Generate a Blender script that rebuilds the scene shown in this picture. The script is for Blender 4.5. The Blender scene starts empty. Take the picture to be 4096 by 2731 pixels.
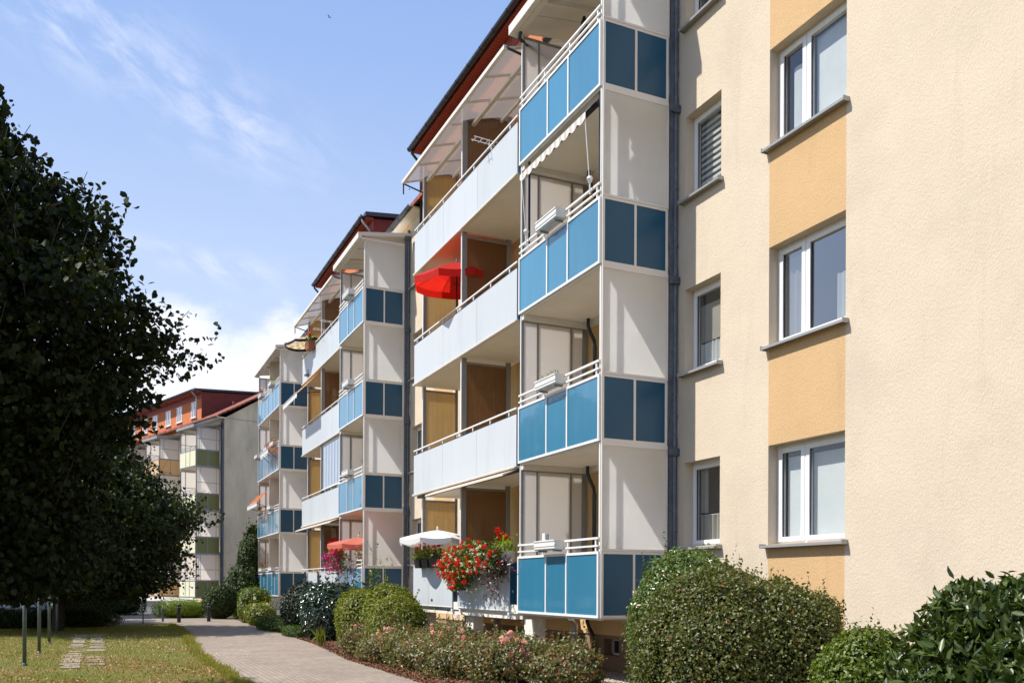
import bpy, math, random
import numpy as np
from mathutils import Vector, Matrix
R = math.radians
rng = np.random.default_rng(7); random.seed(7)
sc = bpy.context.scene; C = sc.collection
# ------------------------------------------------------------------ camera, sky, sun, exposure
cam = bpy.data.cameras.new('camera'); co = bpy.data.objects.new('camera', cam); C.objects.link(co)
YAW = R(24.7)
co.matrix_world = Matrix.Translation((0, 0, 1.6)) @ Matrix.Rotation(-YAW, 4, 'Z') @ Matrix.Rotation(R(90), 4, 'X') @ Matrix.Rotation(0.0042, 4, 'Z')
cam.sensor_width = 36; cam.lens = 3582 / 4096 * 36; cam.shift_y = (2342 - 1365.5) / 4096
cam.clip_end = 3000; cam.clip_start = .05
sc.camera = co
SUN = Vector((-.577, .197, .793)).normalized()
SEL = math.asin(SUN.z); SAZ = math.atan2(SUN.x, SUN.y)
w = bpy.data.worlds.new('World'); sc.world = w; w.use_nodes = True
nt = w.node_tree; nt.nodes.clear(); L = nt.links
def nd(t, nt=nt, **k):
    n = nt.nodes.new(t)
    for a, b in k.items(): setattr(n, a, b)
    return n
def mth(op, a, b=None, c=None, nt=nt):
    n = nt.nodes.new('ShaderNodeMath'); n.operation = op
    for i, x in enumerate((a, b, c)):
        if x is None: continue
        if isinstance(x, (int, float)): n.inputs[i].default_value = x
        else: nt.links.new(x, n.inputs[i])
    return n.outputs[0]
def mixc(fac, a, b, nt=nt, blend='MIX'):
    n = nt.nodes.new('ShaderNodeMix'); n.data_type = 'RGBA'; n.blend_type = blend
    for i, x in ((0, fac), (6, a), (7, b)):
        if isinstance(x, (int, float)): n.inputs[i].default_value = x
        elif isinstance(x, tuple): n.inputs[i].default_value = (*x, 1)
        else: nt.links.new(x, n.inputs[i])
    return n.outputs[2]
sky = nd('ShaderNodeTexSky', sky_type='NISHITA', sun_disc=False, sun_elevation=SEL, sun_rotation=SAZ, air_density=1.0, dust_density=.6, ozone_density=1.5)
bg = nd('ShaderNodeBackground'); out = nd('ShaderNodeOutputWorld')
tc = nd('ShaderNodeTexCoord'); sep = nd('ShaderNodeSeparateXYZ'); L.new(tc.outputs['Generated'], sep.inputs[0])
AZ = mth('MULTIPLY', mth('ARCTAN2', sep.outputs[0], sep.outputs[1]), 57.2958)
EL = mth('MULTIPLY', mth('ARCSINE', sep.outputs[2]), 57.2958)
def blob(az, el, sa, se, ang=0):
    dx = mth('SUBTRACT', AZ, az); dy = mth('SUBTRACT', EL, el); c, s = math.cos(R(ang)), math.sin(R(ang))
    u = mth('DIVIDE', mth('ADD', mth('MULTIPLY', dx, c), mth('MULTIPLY', dy, s)), sa)
    v = mth('DIVIDE', mth('SUBTRACT', mth('MULTIPLY', dy, c), mth('MULTIPLY', dx, s)), se)
    return mth('EXPONENT', mth('MULTIPLY', mth('ADD', mth('MULTIPLY', u, u), mth('MULTIPLY', v, v)), -1))
def wnoise(scale, det, sx, sy, ang, rough=.6, dist=0.):
    cmb = nd('ShaderNodeCombineXYZ'); c, s = math.cos(R(ang)), math.sin(R(ang))
    L.new(mth('MULTIPLY', mth('ADD', mth('MULTIPLY', AZ, c), mth('MULTIPLY', EL, s)), sx), cmb.inputs[0])
    L.new(mth('MULTIPLY', mth('SUBTRACT', mth('MULTIPLY', EL, c), mth('MULTIPLY', AZ, s)), sy), cmb.inputs[1])
    n = nd('ShaderNodeTexNoise'); n.inputs['Scale'].default_value = scale; n.inputs['Detail'].default_value = det
    n.inputs['Roughness'].default_value = rough; n.inputs['Distortion'].default_value = dist
    L.new(cmb.outputs[0], n.inputs[0]); return n.outputs[0]
def ramp(x, a, b):
    n = nt.nodes.new('ShaderNodeMapRange'); n.interpolation_type = 'SMOOTHSTEP'
    L.new(x, n.inputs[0]); n.inputs[1].default_value = a; n.inputs[2].default_value = b; return n.outputs[0]
cir = mth('ADD', mth('ADD', blob(-1, 29.3, 4.5, 2.2, -14), blob(7, 26.4, 5.0, 2.0, -20)), mth('MULTIPLY', blob(6.5, 18.7, 5.5, .8, -6), .9))
cirm = mth('MULTIPLY', ramp(wnoise(.55, 8, .55, 1.5, -24, .62, .4), .36, .78), cir)
cum = mth('ADD', mth('ADD', blob(10.7, 14.6, 1.9, 2.2), blob(3.5, 14.5, 4.5, 2.4)), blob(8, 11.6, 9, 1.9))
cumm = ramp(mth('ADD', mth('MULTIPLY', cum, .66), mth('MULTIPLY', wnoise(.5, 7, .8, 1.1, 0, .58, .3), .75)), .56, 1.02)
# a broad bank of fair-weather cloud all round near the horizon, outside the framed piece as well
bank = mth('MULTIPLY', ramp(wnoise(.16, 6, .7, 1.6, 0, .6), .45, .7), ramp(EL, 16, 4))
cl = mth('MINIMUM', mth('ADD', mth('ADD', mth('MULTIPLY', cirm, .55), cumm), mth('MULTIPLY', bank, .7)), 1)
pale = mixc(ramp(EL, 36, 8), (2.25, 3.45, 6.3), (4.9, 5.7, 7.2))
skyc = mixc(.80, sky.outputs[0], pale)
fin = mixc(mth('MULTIPLY', cl, .85), skyc, (7.3, 7.3, 7.8))
L.new(fin, bg.inputs[0]); bg.inputs[1].default_value = .125; L.new(bg.outputs[0], out.inputs[0])
sl = bpy.data.lights.new('sun', 'SUN'); sl.energy = 5; sl.angle = R(.53); sl.color = (1, .955, .88)
so = bpy.data.objects.new('sun', sl); C.objects.link(so); so.rotation_euler = SUN.to_track_quat('Z', 'Y').to_euler()
sc.view_settings.view_transform = 'Standard'; sc.view_settings.look = 'None'; sc.view_settings.exposure = 0.32; sc.view_settings.gamma = 1
sc.render.engine = 'CYCLES'
try: sc.cycles.use_denoising = True; sc.cycles.max_bounces = 8; sc.cycles.transparent_max_bounces = 12; sc.cycles.sample_clamp_indirect = 6; sc.cycles.caustics_reflective = False; sc.cycles.caustics_refractive = False
except Exception: pass

# ------------------------------------------------------------------ materials
def mat(name, col, rough=.6, metal=0, spec=.5, var=.0, vscale=3., bump=0., bscale=30., bdist=.01, trans=0., dark=None, dscale=1.2, damt=0., coat=0., stretch=None, objvar=0.):
    m = bpy.data.materials.new(name); m.use_nodes = True; t = m.node_tree; b = t.nodes['Principled BSDF']
    b.inputs['Base Color'].default_value = (*col, 1); b.inputs['Roughness'].default_value = rough; b.inputs['Metallic'].default_value = metal
    b.inputs['Specular IOR Level'].default_value = spec; b.inputs['Coat Weight'].default_value = coat
    g = t.nodes.new('ShaderNodeNewGeometry'); pos = g.outputs['Position']
    if stretch:
        vm = t.nodes.new('ShaderNodeVectorMath'); vm.operation = 'MULTIPLY'; vm.inputs[1].default_value = stretch; t.links.new(pos, vm.inputs[0]); pos = vm.outputs[0]
    cs = None
    def noise(s, d=5, r=.6):
        n = t.nodes.new('ShaderNodeTexNoise'); n.inputs['Scale'].default_value = s; n.inputs['Detail'].default_value = d; n.inputs['Roughness'].default_value = r
        t.links.new(pos, n.inputs[0]); return n.outputs[0]
    if var:
        mr = t.nodes.new('ShaderNodeMapRange'); t.links.new(noise(vscale), mr.inputs[0]); mr.inputs[1].default_value = .3; mr.inputs[2].default_value = .7
        mr.inputs[3].default_value = 1 - var; mr.inputs[4].default_value = 1 + var
        hs = t.nodes.new('ShaderNodeHueSaturation'); hs.inputs['Color'].default_value = (*col, 1); t.links.new(mr.outputs[0], hs.inputs['Value']); cs = hs.outputs[0]
    if objvar:
        oi = t.nodes.new('ShaderNodeObjectInfo'); hs = t.nodes.new('ShaderNodeHueSaturation'); t.links.new(mth('MULTIPLY_ADD', oi.outputs['Random'], objvar, 1 - objvar / 2, nt=t), hs.inputs['Value'])
        if cs: t.links.new(cs, hs.inputs['Color'])
        else: hs.inputs['Color'].default_value = (*col, 1)
        cs = hs.outputs[0]
    if dark:
        mr = t.nodes.new('ShaderNodeMapRange'); t.links.new(noise(dscale, 8, .68), mr.inputs[0]); mr.inputs[1].default_value = .5; mr.inputs[2].default_value = .8; mr.inputs[4].default_value = damt
        cs = mixc(mr.outputs[0], cs if cs else col, dark, nt=t)
    if cs: t.links.new(cs, b.inputs['Base Color'])
    if bump:
        bp = t.nodes.new('ShaderNodeBump'); bp.inputs['Strength'].default_value = bump; bp.inputs['Distance'].default_value = bdist
        t.links.new(noise(bscale, 4, .6), bp.inputs['Height']); t.links.new(bp.outputs[0], b.inputs['Normal'])
    if trans:
        tr = t.nodes.new('ShaderNodeBsdfTranslucent'); mx = t.nodes.new('ShaderNodeMixShader'); mx.inputs[0].default_value = trans
        if cs: t.links.new(cs, tr.inputs[0])
        else: tr.inputs[0].default_value = (*col, 1)
        o = t.nodes['Material Output']; t.links.new(b.outputs[0], mx.inputs[1]); t.links.new(tr.outputs[0], mx.inputs[2]); t.links.new(mx.outputs[0], o.inputs[0])
    return m
def plaster(name, col, amt=.25):
    m = mat(name, col, .92, spec=.2, var=.035, vscale=1.3, dark=tuple(c * .72 for c in col), dscale=.9, damt=amt)
    t = m.node_tree; b = t.nodes['Principled BSDF']; g = t.nodes.new('ShaderNodeNewGeometry')
    vm = t.nodes.new('ShaderNodeVectorMath'); vm.operation = 'MULTIPLY'; vm.inputs[1].default_value = (1, 1, .6); t.links.new(g.outputs['Position'], vm.inputs[0])
    n = t.nodes.new('ShaderNodeTexNoise'); n.inputs['Scale'].default_value = 48; n.inputs['Detail'].default_value = 4; n.inputs['Distortion'].default_value = .6; t.links.new(vm.outputs[0], n.inputs[0])
    n2 = t.nodes.new('ShaderNodeTexNoise'); n2.inputs['Scale'].default_value = 210; n2.inputs['Detail'].default_value = 2; t.links.new(g.outputs['Position'], n2.inputs[0])
    s = mth('ADD', n.outputs[0], mth('MULTIPLY', n2.outputs[0], .5, nt=t), nt=t)
    def nzz(sc_, st, lo, hi, amt):   # weathering: rain streaks and small dirt specks
        v_ = t.nodes.new('ShaderNodeVectorMath'); v_.operation = 'MULTIPLY'; v_.inputs[1].default_value = st; t.links.new(g.outputs['Position'], v_.inputs[0])
        k_ = t.nodes.new('ShaderNodeTexNoise'); k_.inputs['Scale'].default_value = sc_; k_.inputs['Detail'].default_value = 9; k_.inputs['Roughness'].default_value = .72; t.links.new(v_.outputs[0], k_.inputs[0])
        m_ = t.nodes.new('ShaderNodeMapRange'); t.links.new(k_.outputs[0], m_.inputs[0]); m_.inputs[1].default_value = lo; m_.inputs[2].default_value = hi; m_.inputs[4].default_value = amt; return m_.outputs[0]
    src = b.inputs['Base Color'].links[0].from_socket
    src = mixc(nzz(2.6, (1, 1, .09), .56, .78, .30), src, tuple(c * .62 for c in col), nt=t)
    src = mixc(nzz(5.5, (1, 1, .8), .66, .76, .45), src, tuple(c * .5 for c in col), nt=t); t.links.new(src, b.inputs['Base Color'])
    bp = t.nodes.new('ShaderNodeBump'); bp.inputs['Strength'].default_value = .75; bp.inputs['Distance'].default_value = .011
    t.links.new(s, bp.inputs['Height']); t.links.new(bp.outputs[0], b.inputs['Normal']); return m
M = {}
M['cream'] = plaster('cream_plaster', (.67, .562, .43), .4)
M['orange'] = plaster('orange_plaster', (.63, .415, .215), .25)
M['ochre'] = plaster('ochre_plaster', (.72, .49, .235), .15)
M['plinth'] = plaster('plinth_plaster', (.30, .20, .13), .4)
M['terra'] = plaster('terracotta_plaster', (.60, .20, .085), .2)
M['gable'] = mat('grey_gable_plaster', (.74, .60, .40), .95, var=.18, vscale=.8, bump=.4, bscale=14, dark=(.30, .27, .19), dscale=.7, damt=.8, stretch=(1, 1, .35))
M['white'] = mat('white_aluminium', (.78, .77, .75), .35, spec=.5, var=.03)
M['taupe'] = mat('beige_aluminium', (.72, .67, .60), .4, var=.03)
M['parapet'] = mat('pale_grey_board', (.55, .58, .60), .42, spec=.4, objvar=.07, var=.02, vscale=.7, dark=(.40, .42, .43), dscale=2.2, damt=.45, stretch=(1, 1, .15))
M['blue'] = mat('blue_board', (.022, .19, .32), .34, spec=1., coat=.8, objvar=.22, var=.05, vscale=1.2, dark=(.05, .30, .50), dscale=5, damt=.3, stretch=(1, 1, .12))
M['dblue'] = mat('petrol_blue_board', (.008, .072, .138), .3, spec=.4, var=.06, vscale=1)
M['opal'] = mat('opal_sheet', (.98, .975, .96), .45, spec=.3, trans=.86, var=.03, vscale=1.5)
M['screen'] = mat('white_screen', (.93, .90, .87), .45, trans=.82)
M['slab'] = mat('beige_painted_concrete', (.80, .745, .66), .85, var=.05, vscale=1.2, bump=.15, bscale=25)
M['concrete'] = mat('grey_concrete', (.42, .38, .32), .9, var=.1, vscale=3, bump=.3, bscale=40)
M['galv'] = mat('galvanised_steel', (.10, .115, .14), .42, metal=.35, var=.25, vscale=9, dark=(.25, .27, .3), dscale=16, damt=.4)
M['grey'] = mat('grey_metal', (.30, .29, .28), .45, metal=.2, var=.08)
M['black'] = mat('black_metal', (.012, .013, .015), .4)
M['zinc'] = mat('dark_gutter_metal', (.05, .055, .065), .38, metal=.5, var=.2, vscale=4)
M['silver'] = mat('zinc_pipe', (.42, .43, .43), .4, metal=.6, var=.15, vscale=8)
M['blackp'] = mat('black_plastic', (.02, .02, .02), .35, var=.2, vscale=9)
M['clay'] = mat('brown_plastic', (.28, .08, .035), .5, var=.1)
M['pvc'] = mat('white_window_plastic', (.82, .82, .82), .28)
M['sill'] = mat('pale_metal_sill', (.36, .36, .355), .35, metal=.3)
M['room'] = mat('dim_room', (.10, .085, .07), .9)
M['curt'] = mat('net_curtain', (.86, .88, .87), .9, trans=.35, var=.04)
M['curtb'] = mat('warm_curtain', (.55, .5, .44), .9, trans=.3, var=.08)
M['blindd'] = mat('grey_blind', (.22, .22, .23), .8, trans=.2)
M['olive'] = mat('olive_board', (.20, .195, .055), .4, var=.05)
M['yellow'] = mat('pale_yellow_board', (.76, .72, .48), .4, var=.04)
M['peach'] = mat('peach_board', (.72, .44, .2), .4, var=.04)
M['red_cloth'] = mat('red_cloth', (.72, .022, .012), .8, trans=.5, var=.08, vscale=5)
M['white_cloth'] = mat('white_cloth', (.86, .85, .83), .85, trans=.25)
M['salmon_cloth'] = mat('salmon_cloth', (.80, .24, .16), .8, trans=.45)
M['cream_cloth'] = mat('cream_cloth', (.74, .66, .56), .85, trans=.3)
M['dark_cloth'] = mat('dark_cloth', (.02, .022, .03), .85)
M['red_board'] = mat('red_brown_boards', (.34, .065, .035), .6, var=.1)
M['darkred'] = mat('dark_red_tiles', (.15, .024, .014), .7, var=.25, vscale=3)
M['bark'] = mat('bark', (.07, .055, .04), .95, var=.3, vscale=12, bump=.7, bscale=22, bdist=.03)
M['asphalt'] = mat('asphalt', (.09, .09, .09), .9, var=.15, vscale=8, bump=.3, bscale=80)
M['kerb'] = mat('kerb_stone', (.40, .37, .33), .9, var=.12, vscale=4, bump=.3, bscale=40)
M['paint'] = mat('silver_car_paint', (.50, .52, .55), .25, metal=.6, coat=.6)
M['rubber'] = mat('rubber', (.02, .02, .02), .8)
M['boll'] = mat('dark_bollard_paint', (.018, .022, .028), .45, var=.2)
M['postm'] = mat('green_grey_steel', (.10, .13, .125), .5, metal=.3, var=.2, vscale=7)
def glass(name, gl, tint=(.96, .985, .98)):
    m = bpy.data.materials.new(name); m.use_nodes = True; t = m.node_tree; t.nodes.clear()
    o = t.nodes.new('ShaderNodeOutputMaterial'); a = t.nodes.new('ShaderNodeBsdfTransparent'); a.inputs[0].default_value = (*tint, 1)
    g = t.nodes.new('ShaderNodeBsdfGlossy'); g.inputs['Roughness'].default_value = .01; x = t.nodes.new('ShaderNodeMixShader')
    lw = t.nodes.new('ShaderNodeLayerWeight'); lw.inputs[0].default_value = .5; fr_ = mth('MULTIPLY_ADD', mth('POWER', lw.outputs[1], 4, nt=t), .9, .045, nt=t)
    t.links.new(mth('MINIMUM', mth('MULTIPLY', fr_, gl, nt=t), 1, nt=t), x.inputs[0])
    t.links.new(a.outputs[0], x.inputs[1]); t.links.new(g.outputs[0], x.inputs[2]); t.links.new(x.outputs[0], o.inputs[0]); return m
M['glass'] = glass('window_glass', 2.6); M['glass2'] = glass('strongly_reflecting_glass', 7.)
def ribbed(name, col, trans, scale, axis=0, amt=.35, rough=.35):
    m = mat(name, col, rough, trans=trans); t = m.node_tree
    g = t.nodes.new('ShaderNodeNewGeometry'); wv = t.nodes.new('ShaderNodeTexWave'); wv.bands_direction = 'XYZ'[axis]; wv.inputs['Scale'].default_value = scale
    t.links.new(g.outputs['Position'], wv.inputs[0]); b = t.nodes['Principled BSDF']
    cc = mixc(mth('MULTIPLY', wv.outputs[1], amt, nt=t), col, tuple(c * .35 for c in col), nt=t)
    t.links.new(cc, b.inputs['Base Color'])
    for n in t.nodes:
        if n.type == 'BSDF_TRANSLUCENT': t.links.new(cc, n.inputs[0])
    bp = t.nodes.new('ShaderNodeBump'); bp.inputs['Strength'].default_value = .6; bp.inputs['Distance'].default_value = .01
    t.links.new(wv.outputs[0], bp.inputs['Height']); t.links.new(bp.outputs[0], b.inputs['Normal']); return m
M['brown'] = ribbed('brown_ribbed_sheet', (.76, .56, .27), .72, 9., 0, .5)
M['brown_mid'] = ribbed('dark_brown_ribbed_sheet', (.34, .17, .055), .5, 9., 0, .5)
M['poly'] = ribbed('smoky_roof_sheet', (.36, .32, .295), .6, 5., 1, .1)
def seethrough(m, a):
    t = m.node_tree; o = t.nodes['Material Output']; src = o.inputs[0].links[0].from_socket; x = t.nodes.new('ShaderNodeMixShader'); tr = t.nodes.new('ShaderNodeBsdfTransparent'); x.inputs[0].default_value = a
    t.links.new(src, x.inputs[1]); t.links.new(tr.outputs[0], x.inputs[2]); t.links.new(x.outputs[0], o.inputs[0])
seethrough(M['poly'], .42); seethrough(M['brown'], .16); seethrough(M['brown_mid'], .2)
M['boards'] = ribbed('red_slatted_boards', (.40, .075, .04), 0., 3.2, 1, .9, .6)
def tiles(name, col, mort, sx, sy, off=.5, coord='yz', mortar=.02, bump=.6, var=.4, rough=.8, rot=0.):
    m = mat(name, col, rough); t = m.node_tree; b = t.nodes['Principled BSDF']; g = t.nodes.new('ShaderNodeNewGeometry')
    s = t.nodes.new('ShaderNodeSeparateXYZ'); t.links.new(g.outputs['Position'], s.inputs[0]); c = t.nodes.new('ShaderNodeCombineXYZ')
    t.links.new(s.outputs['xyz'.index(coord[0])], c.inputs[0]); t.links.new(s.outputs['xyz'.index(coord[1])], c.inputs[1])
    br = t.nodes.new('ShaderNodeTexBrick'); br.inputs['Scale'].default_value = 1; br.inputs['Brick Width'].default_value = sx; br.inputs['Row Height'].default_value = sy
    br.inputs['Mortar Size'].default_value = mortar; br.offset = off; br.inputs['Mortar Smooth'].default_value = .3; br.inputs['Bias'].default_value = 0
    br.inputs['Color1'].default_value = (*[x * (1 - var) for x in col], 1); br.inputs['Color2'].default_value = (*[min(1, x * (1 + var)) for x in col], 1); br.inputs['Mortar'].default_value = (*mort, 1)
    t.links.new(c.outputs[0], br.inputs[0])
    n = t.nodes.new('ShaderNodeTexNoise'); n.inputs['Scale'].default_value = .9; n.inputs['Detail'].default_value = 8; n.inputs['Roughness'].default_value = .7; t.links.new(g.outputs['Position'], n.inputs[0])
    mr = t.nodes.new('ShaderNodeMapRange'); mr.inputs[1].default_value = .3; mr.inputs[2].default_value = .7; mr.inputs[3].default_value = .78; mr.inputs[4].default_value = 1.18; t.links.new(n.outputs[0], mr.inputs[0])
    hs = t.nodes.new('ShaderNodeHueSaturation'); t.links.new(br.outputs[0], hs.inputs['Color']); t.links.new(mr.outputs[0], hs.inputs['Value']); t.links.new(hs.outputs[0], b.inputs['Base Color'])
    bp = t.nodes.new('ShaderNodeBump'); bp.inputs['Strength'].default_value = bump; bp.inputs['Distance'].default_value = .01; bp.invert = True
    t.links.new(br.outputs[1], bp.inputs['Height']); t.links.new(bp.outputs[0], b.inputs['Normal']); return m
M['roof'] = tiles('red_roof_tiles', (.30, .085, .042), (.1, .03, .02), .25, .3, coord='yx', var=.3, mortar=.03)
M['pave'] = tiles('grey_brown_block_paving', (.31, .245, .19), (.13, .105, .08), .2, .1, coord='yx', mortar=.007, var=.10, bump=.35)
def leafm(name, c1, c2, tr=.3, rough=.45, spec=.5, hue=None):
    m = bpy.data.materials.new(name); m.use_nodes = True; t = m.node_tree; b = t.nodes['Principled BSDF']
    g = t.nodes.new('ShaderNodeNewGeometry'); cc = mixc(g.outputs['Random Per Island'], c1, c2, nt=t)
    if hue:
        f = mth('GREATER_THAN', mth('FRACT', mth('MULTIPLY', g.outputs['Random Per Island'], 37.7, nt=t), nt=t), 1 - hue[1], nt=t)
        cc = mixc(f, cc, hue[0], nt=t)
    t.links.new(cc, b.inputs['Base Color']); b.inputs['Roughness'].default_value = rough; b.inputs['Specular IOR Level'].default_value = spec
    x = t.nodes.new('ShaderNodeBsdfTranslucent'); t.links.new(mixc(1., cc, (1.25, 1.3, .55), nt=t, blend='MULTIPLY'), x.inputs[0])
    mx = t.nodes.new('ShaderNodeMixShader'); mx.inputs[0].default_value = tr; o = t.nodes['Material Output']
    t.links.new(b.outputs[0], mx.inputs[1]); t.links.new(x.outputs[0], mx.inputs[2]); t.links.new(mx.outputs[0], o.inputs[0]); return m
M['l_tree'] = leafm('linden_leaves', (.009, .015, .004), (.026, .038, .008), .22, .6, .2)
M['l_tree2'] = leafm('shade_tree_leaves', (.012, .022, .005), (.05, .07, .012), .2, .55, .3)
M['l_far'] = leafm('far_tree_leaves', (.022, .04, .008), (.075, .11, .02), .22, .55, .3)
M['l_box'] = leafm('small_green_leaves', (.05, .085, .008), (.19, .24, .028), .3, .42, .45)
M['l_fine'] = leafm('fine_olive_leaves', (.04, .055, .008), (.17, .18, .035), .3, .4, .5, ((.22, .06, .02), .02))
M['l_pyra'] = leafm('glossy_mid_leaves', (.05, .09, .015), (.16, .23, .05), .25, .3, .6, ((.32, .12, .04), .03))
M['l_laur'] = leafm('laurel_leaves', (.018, .038, .006), (.085, .125, .02), .18, .36, .5)
M['core'] = mat('crown_shade_core', (.018, .026, .009), 1., spec=0, var=.5, vscale=14, bump=1., bscale=30, bdist=.05)  # near-black body inside shrubs, the crown's inner shade put into its colour
M['l_dark'] = leafm('dark_leaves', (.006, .014, .006), (.02, .038, .012), .1, .5, .4)
M['l_gloss'] = leafm('dark_glossy_leaves', (.010, .028, .010), (.035, .07, .028), .08, .2, .9)
M['l_lime'] = leafm('yellow_green_leaves', (.13, .20, .012), (.30, .38, .03), .4, .5, .3)
M['l_gold'] = leafm('golden_green_leaves', (.11, .13, .012), (.26, .28, .03), .35, .45, .4)
M['l_rose'] = leafm('rose_leaves', (.08, .10, .03), (.28, .28, .12), .35, .38, .5, ((.30, .12, .06), .2))
M['l_cov'] = leafm('ground_cover_leaves', (.03, .06, .01), (.10, .15, .02), .3, .5, .3)
M['l_red'] = leafm('purple_silver_leaves', (.10, .02, .03), (.36, .30, .30), .2, .35, .5)
M['p_pink'] = leafm('pink_petals', (.80, .32, .36), (.88, .60, .58), .4, .7, .2)
M['p_red'] = leafm('red_petals', (.65, .006, .006), (.85, .035, .02), .3, .6, .2)
M['p_white'] = leafm('white_petals', (.85, .82, .8), (.8, .8, .8), .4, .7, .2)
M['p_mag'] = leafm('magenta_petals', (.50, .02, .25), (.72, .09, .42), .35, .6, .2)
M['grass'] = leafm('grass_blades', (.11, .19, .012), (.28, .33, .04), .35, .6, .2, ((.40, .24, .10), .38))
M['chips'] = leafm('bark_chips', (.09, .042, .025), (.34, .155, .08), .0, .85, .2)
M['litter'] = leafm('dry_leaves', (.22, .085, .035), (.62, .38, .20), .1, .8, .2)
M['stones'] = leafm('pale_pebbles', (.22, .18, .14), (.6, .53, .46), .0, .7, .3)

# ------------------------------------------------------------------ mesh helpers
class MB:
    def __init__(s): s.v = []; s.f = []; s.m = []
    def box(s, a, b, mi=0):
        x0, x1 = sorted((a[0], b[0])); y0, y1 = sorted((a[1], b[1])); z0, z1 = sorted((a[2], b[2])); n = len(s.v)
        s.v += [(x0, y0, z0), (x1, y0, z0), (x1, y1, z0), (x0, y1, z0), (x0, y0, z1), (x1, y0, z1), (x1, y1, z1), (x0, y1, z1)]
        s.f += [tuple(n + i for i in q) for q in ((0, 3, 2, 1), (4, 5, 6, 7), (0, 1, 5, 4), (1, 2, 6, 5), (2, 3, 7, 6), (3, 0, 4, 7))]; s.m += [mi] * 6; return s
    def poly(s, pts, mi=0):
        n = len(s.v); s.v += [tuple(p) for p in pts]; s.f.append(tuple(range(n, n + len(pts)))); s.m.append(mi); return s
    def prism(s, pts, d, mi=0):   # polygon extruded by vector d
        n = len(s.v); k = len(pts); s.v += [tuple(p) for p in pts] + [tuple(Vector(p) + Vector(d)) for p in pts]
        s.f += [tuple(range(n + k - 1, n - 1, -1)), tuple(range(n + k, n + 2 * k))] + [(n + i, n + (i + 1) % k, n + k + (i + 1) % k, n + k + i) for i in range(k)]; s.m += [mi] * (k + 2); return s
    def tube(s, pts, r, n=8, mi=0, r2=None):
        pts = [Vector(p) for p in pts]; k = len(pts); base = len(s.v)
        for i, p in enumerate(pts):
            d = (pts[min(i + 1, k - 1)] - pts[max(i - 1, 0)]).normalized(); a = d.orthogonal().normalized() if abs(d.z) < .99 else Vector((1, 0, 0)); 
            if abs(d.z) < .99: a = d.cross(Vector((0, 0, 1))).normalized()
            b = d.cross(a); rr = r if r2 is None else r + (r2 - r) * i / (k - 1)
            for j in range(n): t = 2 * math.pi * j / n; s.v.append(tuple(p + a * rr * math.cos(t) + b * rr * math.sin(t)))
        for i in range(k - 1):
            for j in range(n): s.f.append((base + i * n + j, base + i * n + (j + 1) % n, base + (i + 1) * n + (j + 1) % n, base + (i + 1) * n + j)); s.m.append(mi)
        s.f += [tuple(base + j for j in range(n))[::-1], tuple(base + (k - 1) * n + j for j in range(n))]; s.m += [mi] * 2; return s
    def lathe(s, prof, c, n=16, mi=0, close=True):
        b = len(s.v); k = len(prof)
        for r, z in prof:
            for j in range(n): t = 2 * math.pi * j / n; s.v.append((c[0] + r * math.cos(t), c[1] + r * math.sin(t), c[2] + z))
        for i in range(k - 1):
            for j in range(n): s.f.append((b + i * n + j, b + i * n + (j + 1) % n, b + (i + 1) * n + (j + 1) % n, b + (i + 1) * n + j)); s.m.append(mi)
        if close: s.f += [tuple(b + j for j in range(n))[::-1], tuple(b + (k - 1) * n + j for j in range(n))]; s.m += [mi] * 2
        return s
    def build(s, name, mats, parent=None, loc=(0, 0, 0), smooth=False):
        me = bpy.data.meshes.new(name); me.from_pydata(s.v, [], s.f); me.update()
        for m in (mats if isinstance(mats, (list, tuple)) else [mats]): me.materials.append(M[m])
        me.polygons.foreach_set('material_index', s.m)
        if smooth: me.polygons.foreach_set('use_smooth', [True] * len(s.f))
        return link(name, me, parent, loc)
def link(name, me, parent=None, loc=(0, 0, 0)):
    o = bpy.data.objects.new(name, me); C.objects.link(o); o.location = loc; o.parent = parent; return o
def thing(name, label, cat, loc=(0, 0, 0), rz=0, group=None):
    o = bpy.data.objects.new(name, None); C.objects.link(o); o.location = loc; o.rotation_euler = (0, 0, rz); return tag(o, label, cat, group)
def tag(o, label, cat, group=None):
    o['label'] = label; o['category'] = cat
    if group: o['group'] = group
    return o
def kind(o, k): o['kind'] = k; return o
def B(name, m, a, b, par=None, loc=(0, 0, 0)): return MB().box(a, b).build(name, m, par, loc)

# ------------------------------------------------------------------ ground
kind(MB().poly([(-400, -400, 0), (400, -400, 0), (400, 600, 0), (-400, 600, 0)]).build('ground', 'asphalt'), 'structure')
def lawnmat():
    m = mat('dry_lawn', (.15, .15, .03), .95); t = m.node_tree; b = t.nodes['Principled BSDF']; g = t.nodes.new('ShaderNodeNewGeometry')
    def nz(s, d=6):
        n = t.nodes.new('ShaderNodeTexNoise'); n.inputs['Scale'].default_value = s; n.inputs['Detail'].default_value = d; n.inputs['Roughness'].default_value = .65; t.links.new(g.outputs['Position'], n.inputs[0]); return n.outputs[0]
    r = t.nodes.new('ShaderNodeMapRange'); t.links.new(nz(.5), r.inputs[0]); r.inputs[1].default_value = .40; r.inputs[2].default_value = .62
    c = mixc(r.outputs[0], (.15, .21, .025), (.32, .21, .08), nt=t)
    r2 = t.nodes.new('ShaderNodeMapRange'); t.links.new(nz(22), r2.inputs[0]); r2.inputs[1].default_value = .35; r2.inputs[2].default_value = .7
    c = mixc(r2.outputs[0], c, (.10, .075, .025), nt=t); t.links.new(c, b.inputs['Base Color'])
    bp = t.nodes.new('ShaderNodeBump'); bp.inputs['Strength'].default_value = .9; bp.inputs['Distance'].default_value = .03; t.links.new(nz(40), bp.inputs['Height']); t.links.new(bp.outputs[0], b.inputs['Normal']); return m
M['lawn'] = lawnmat()
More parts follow.
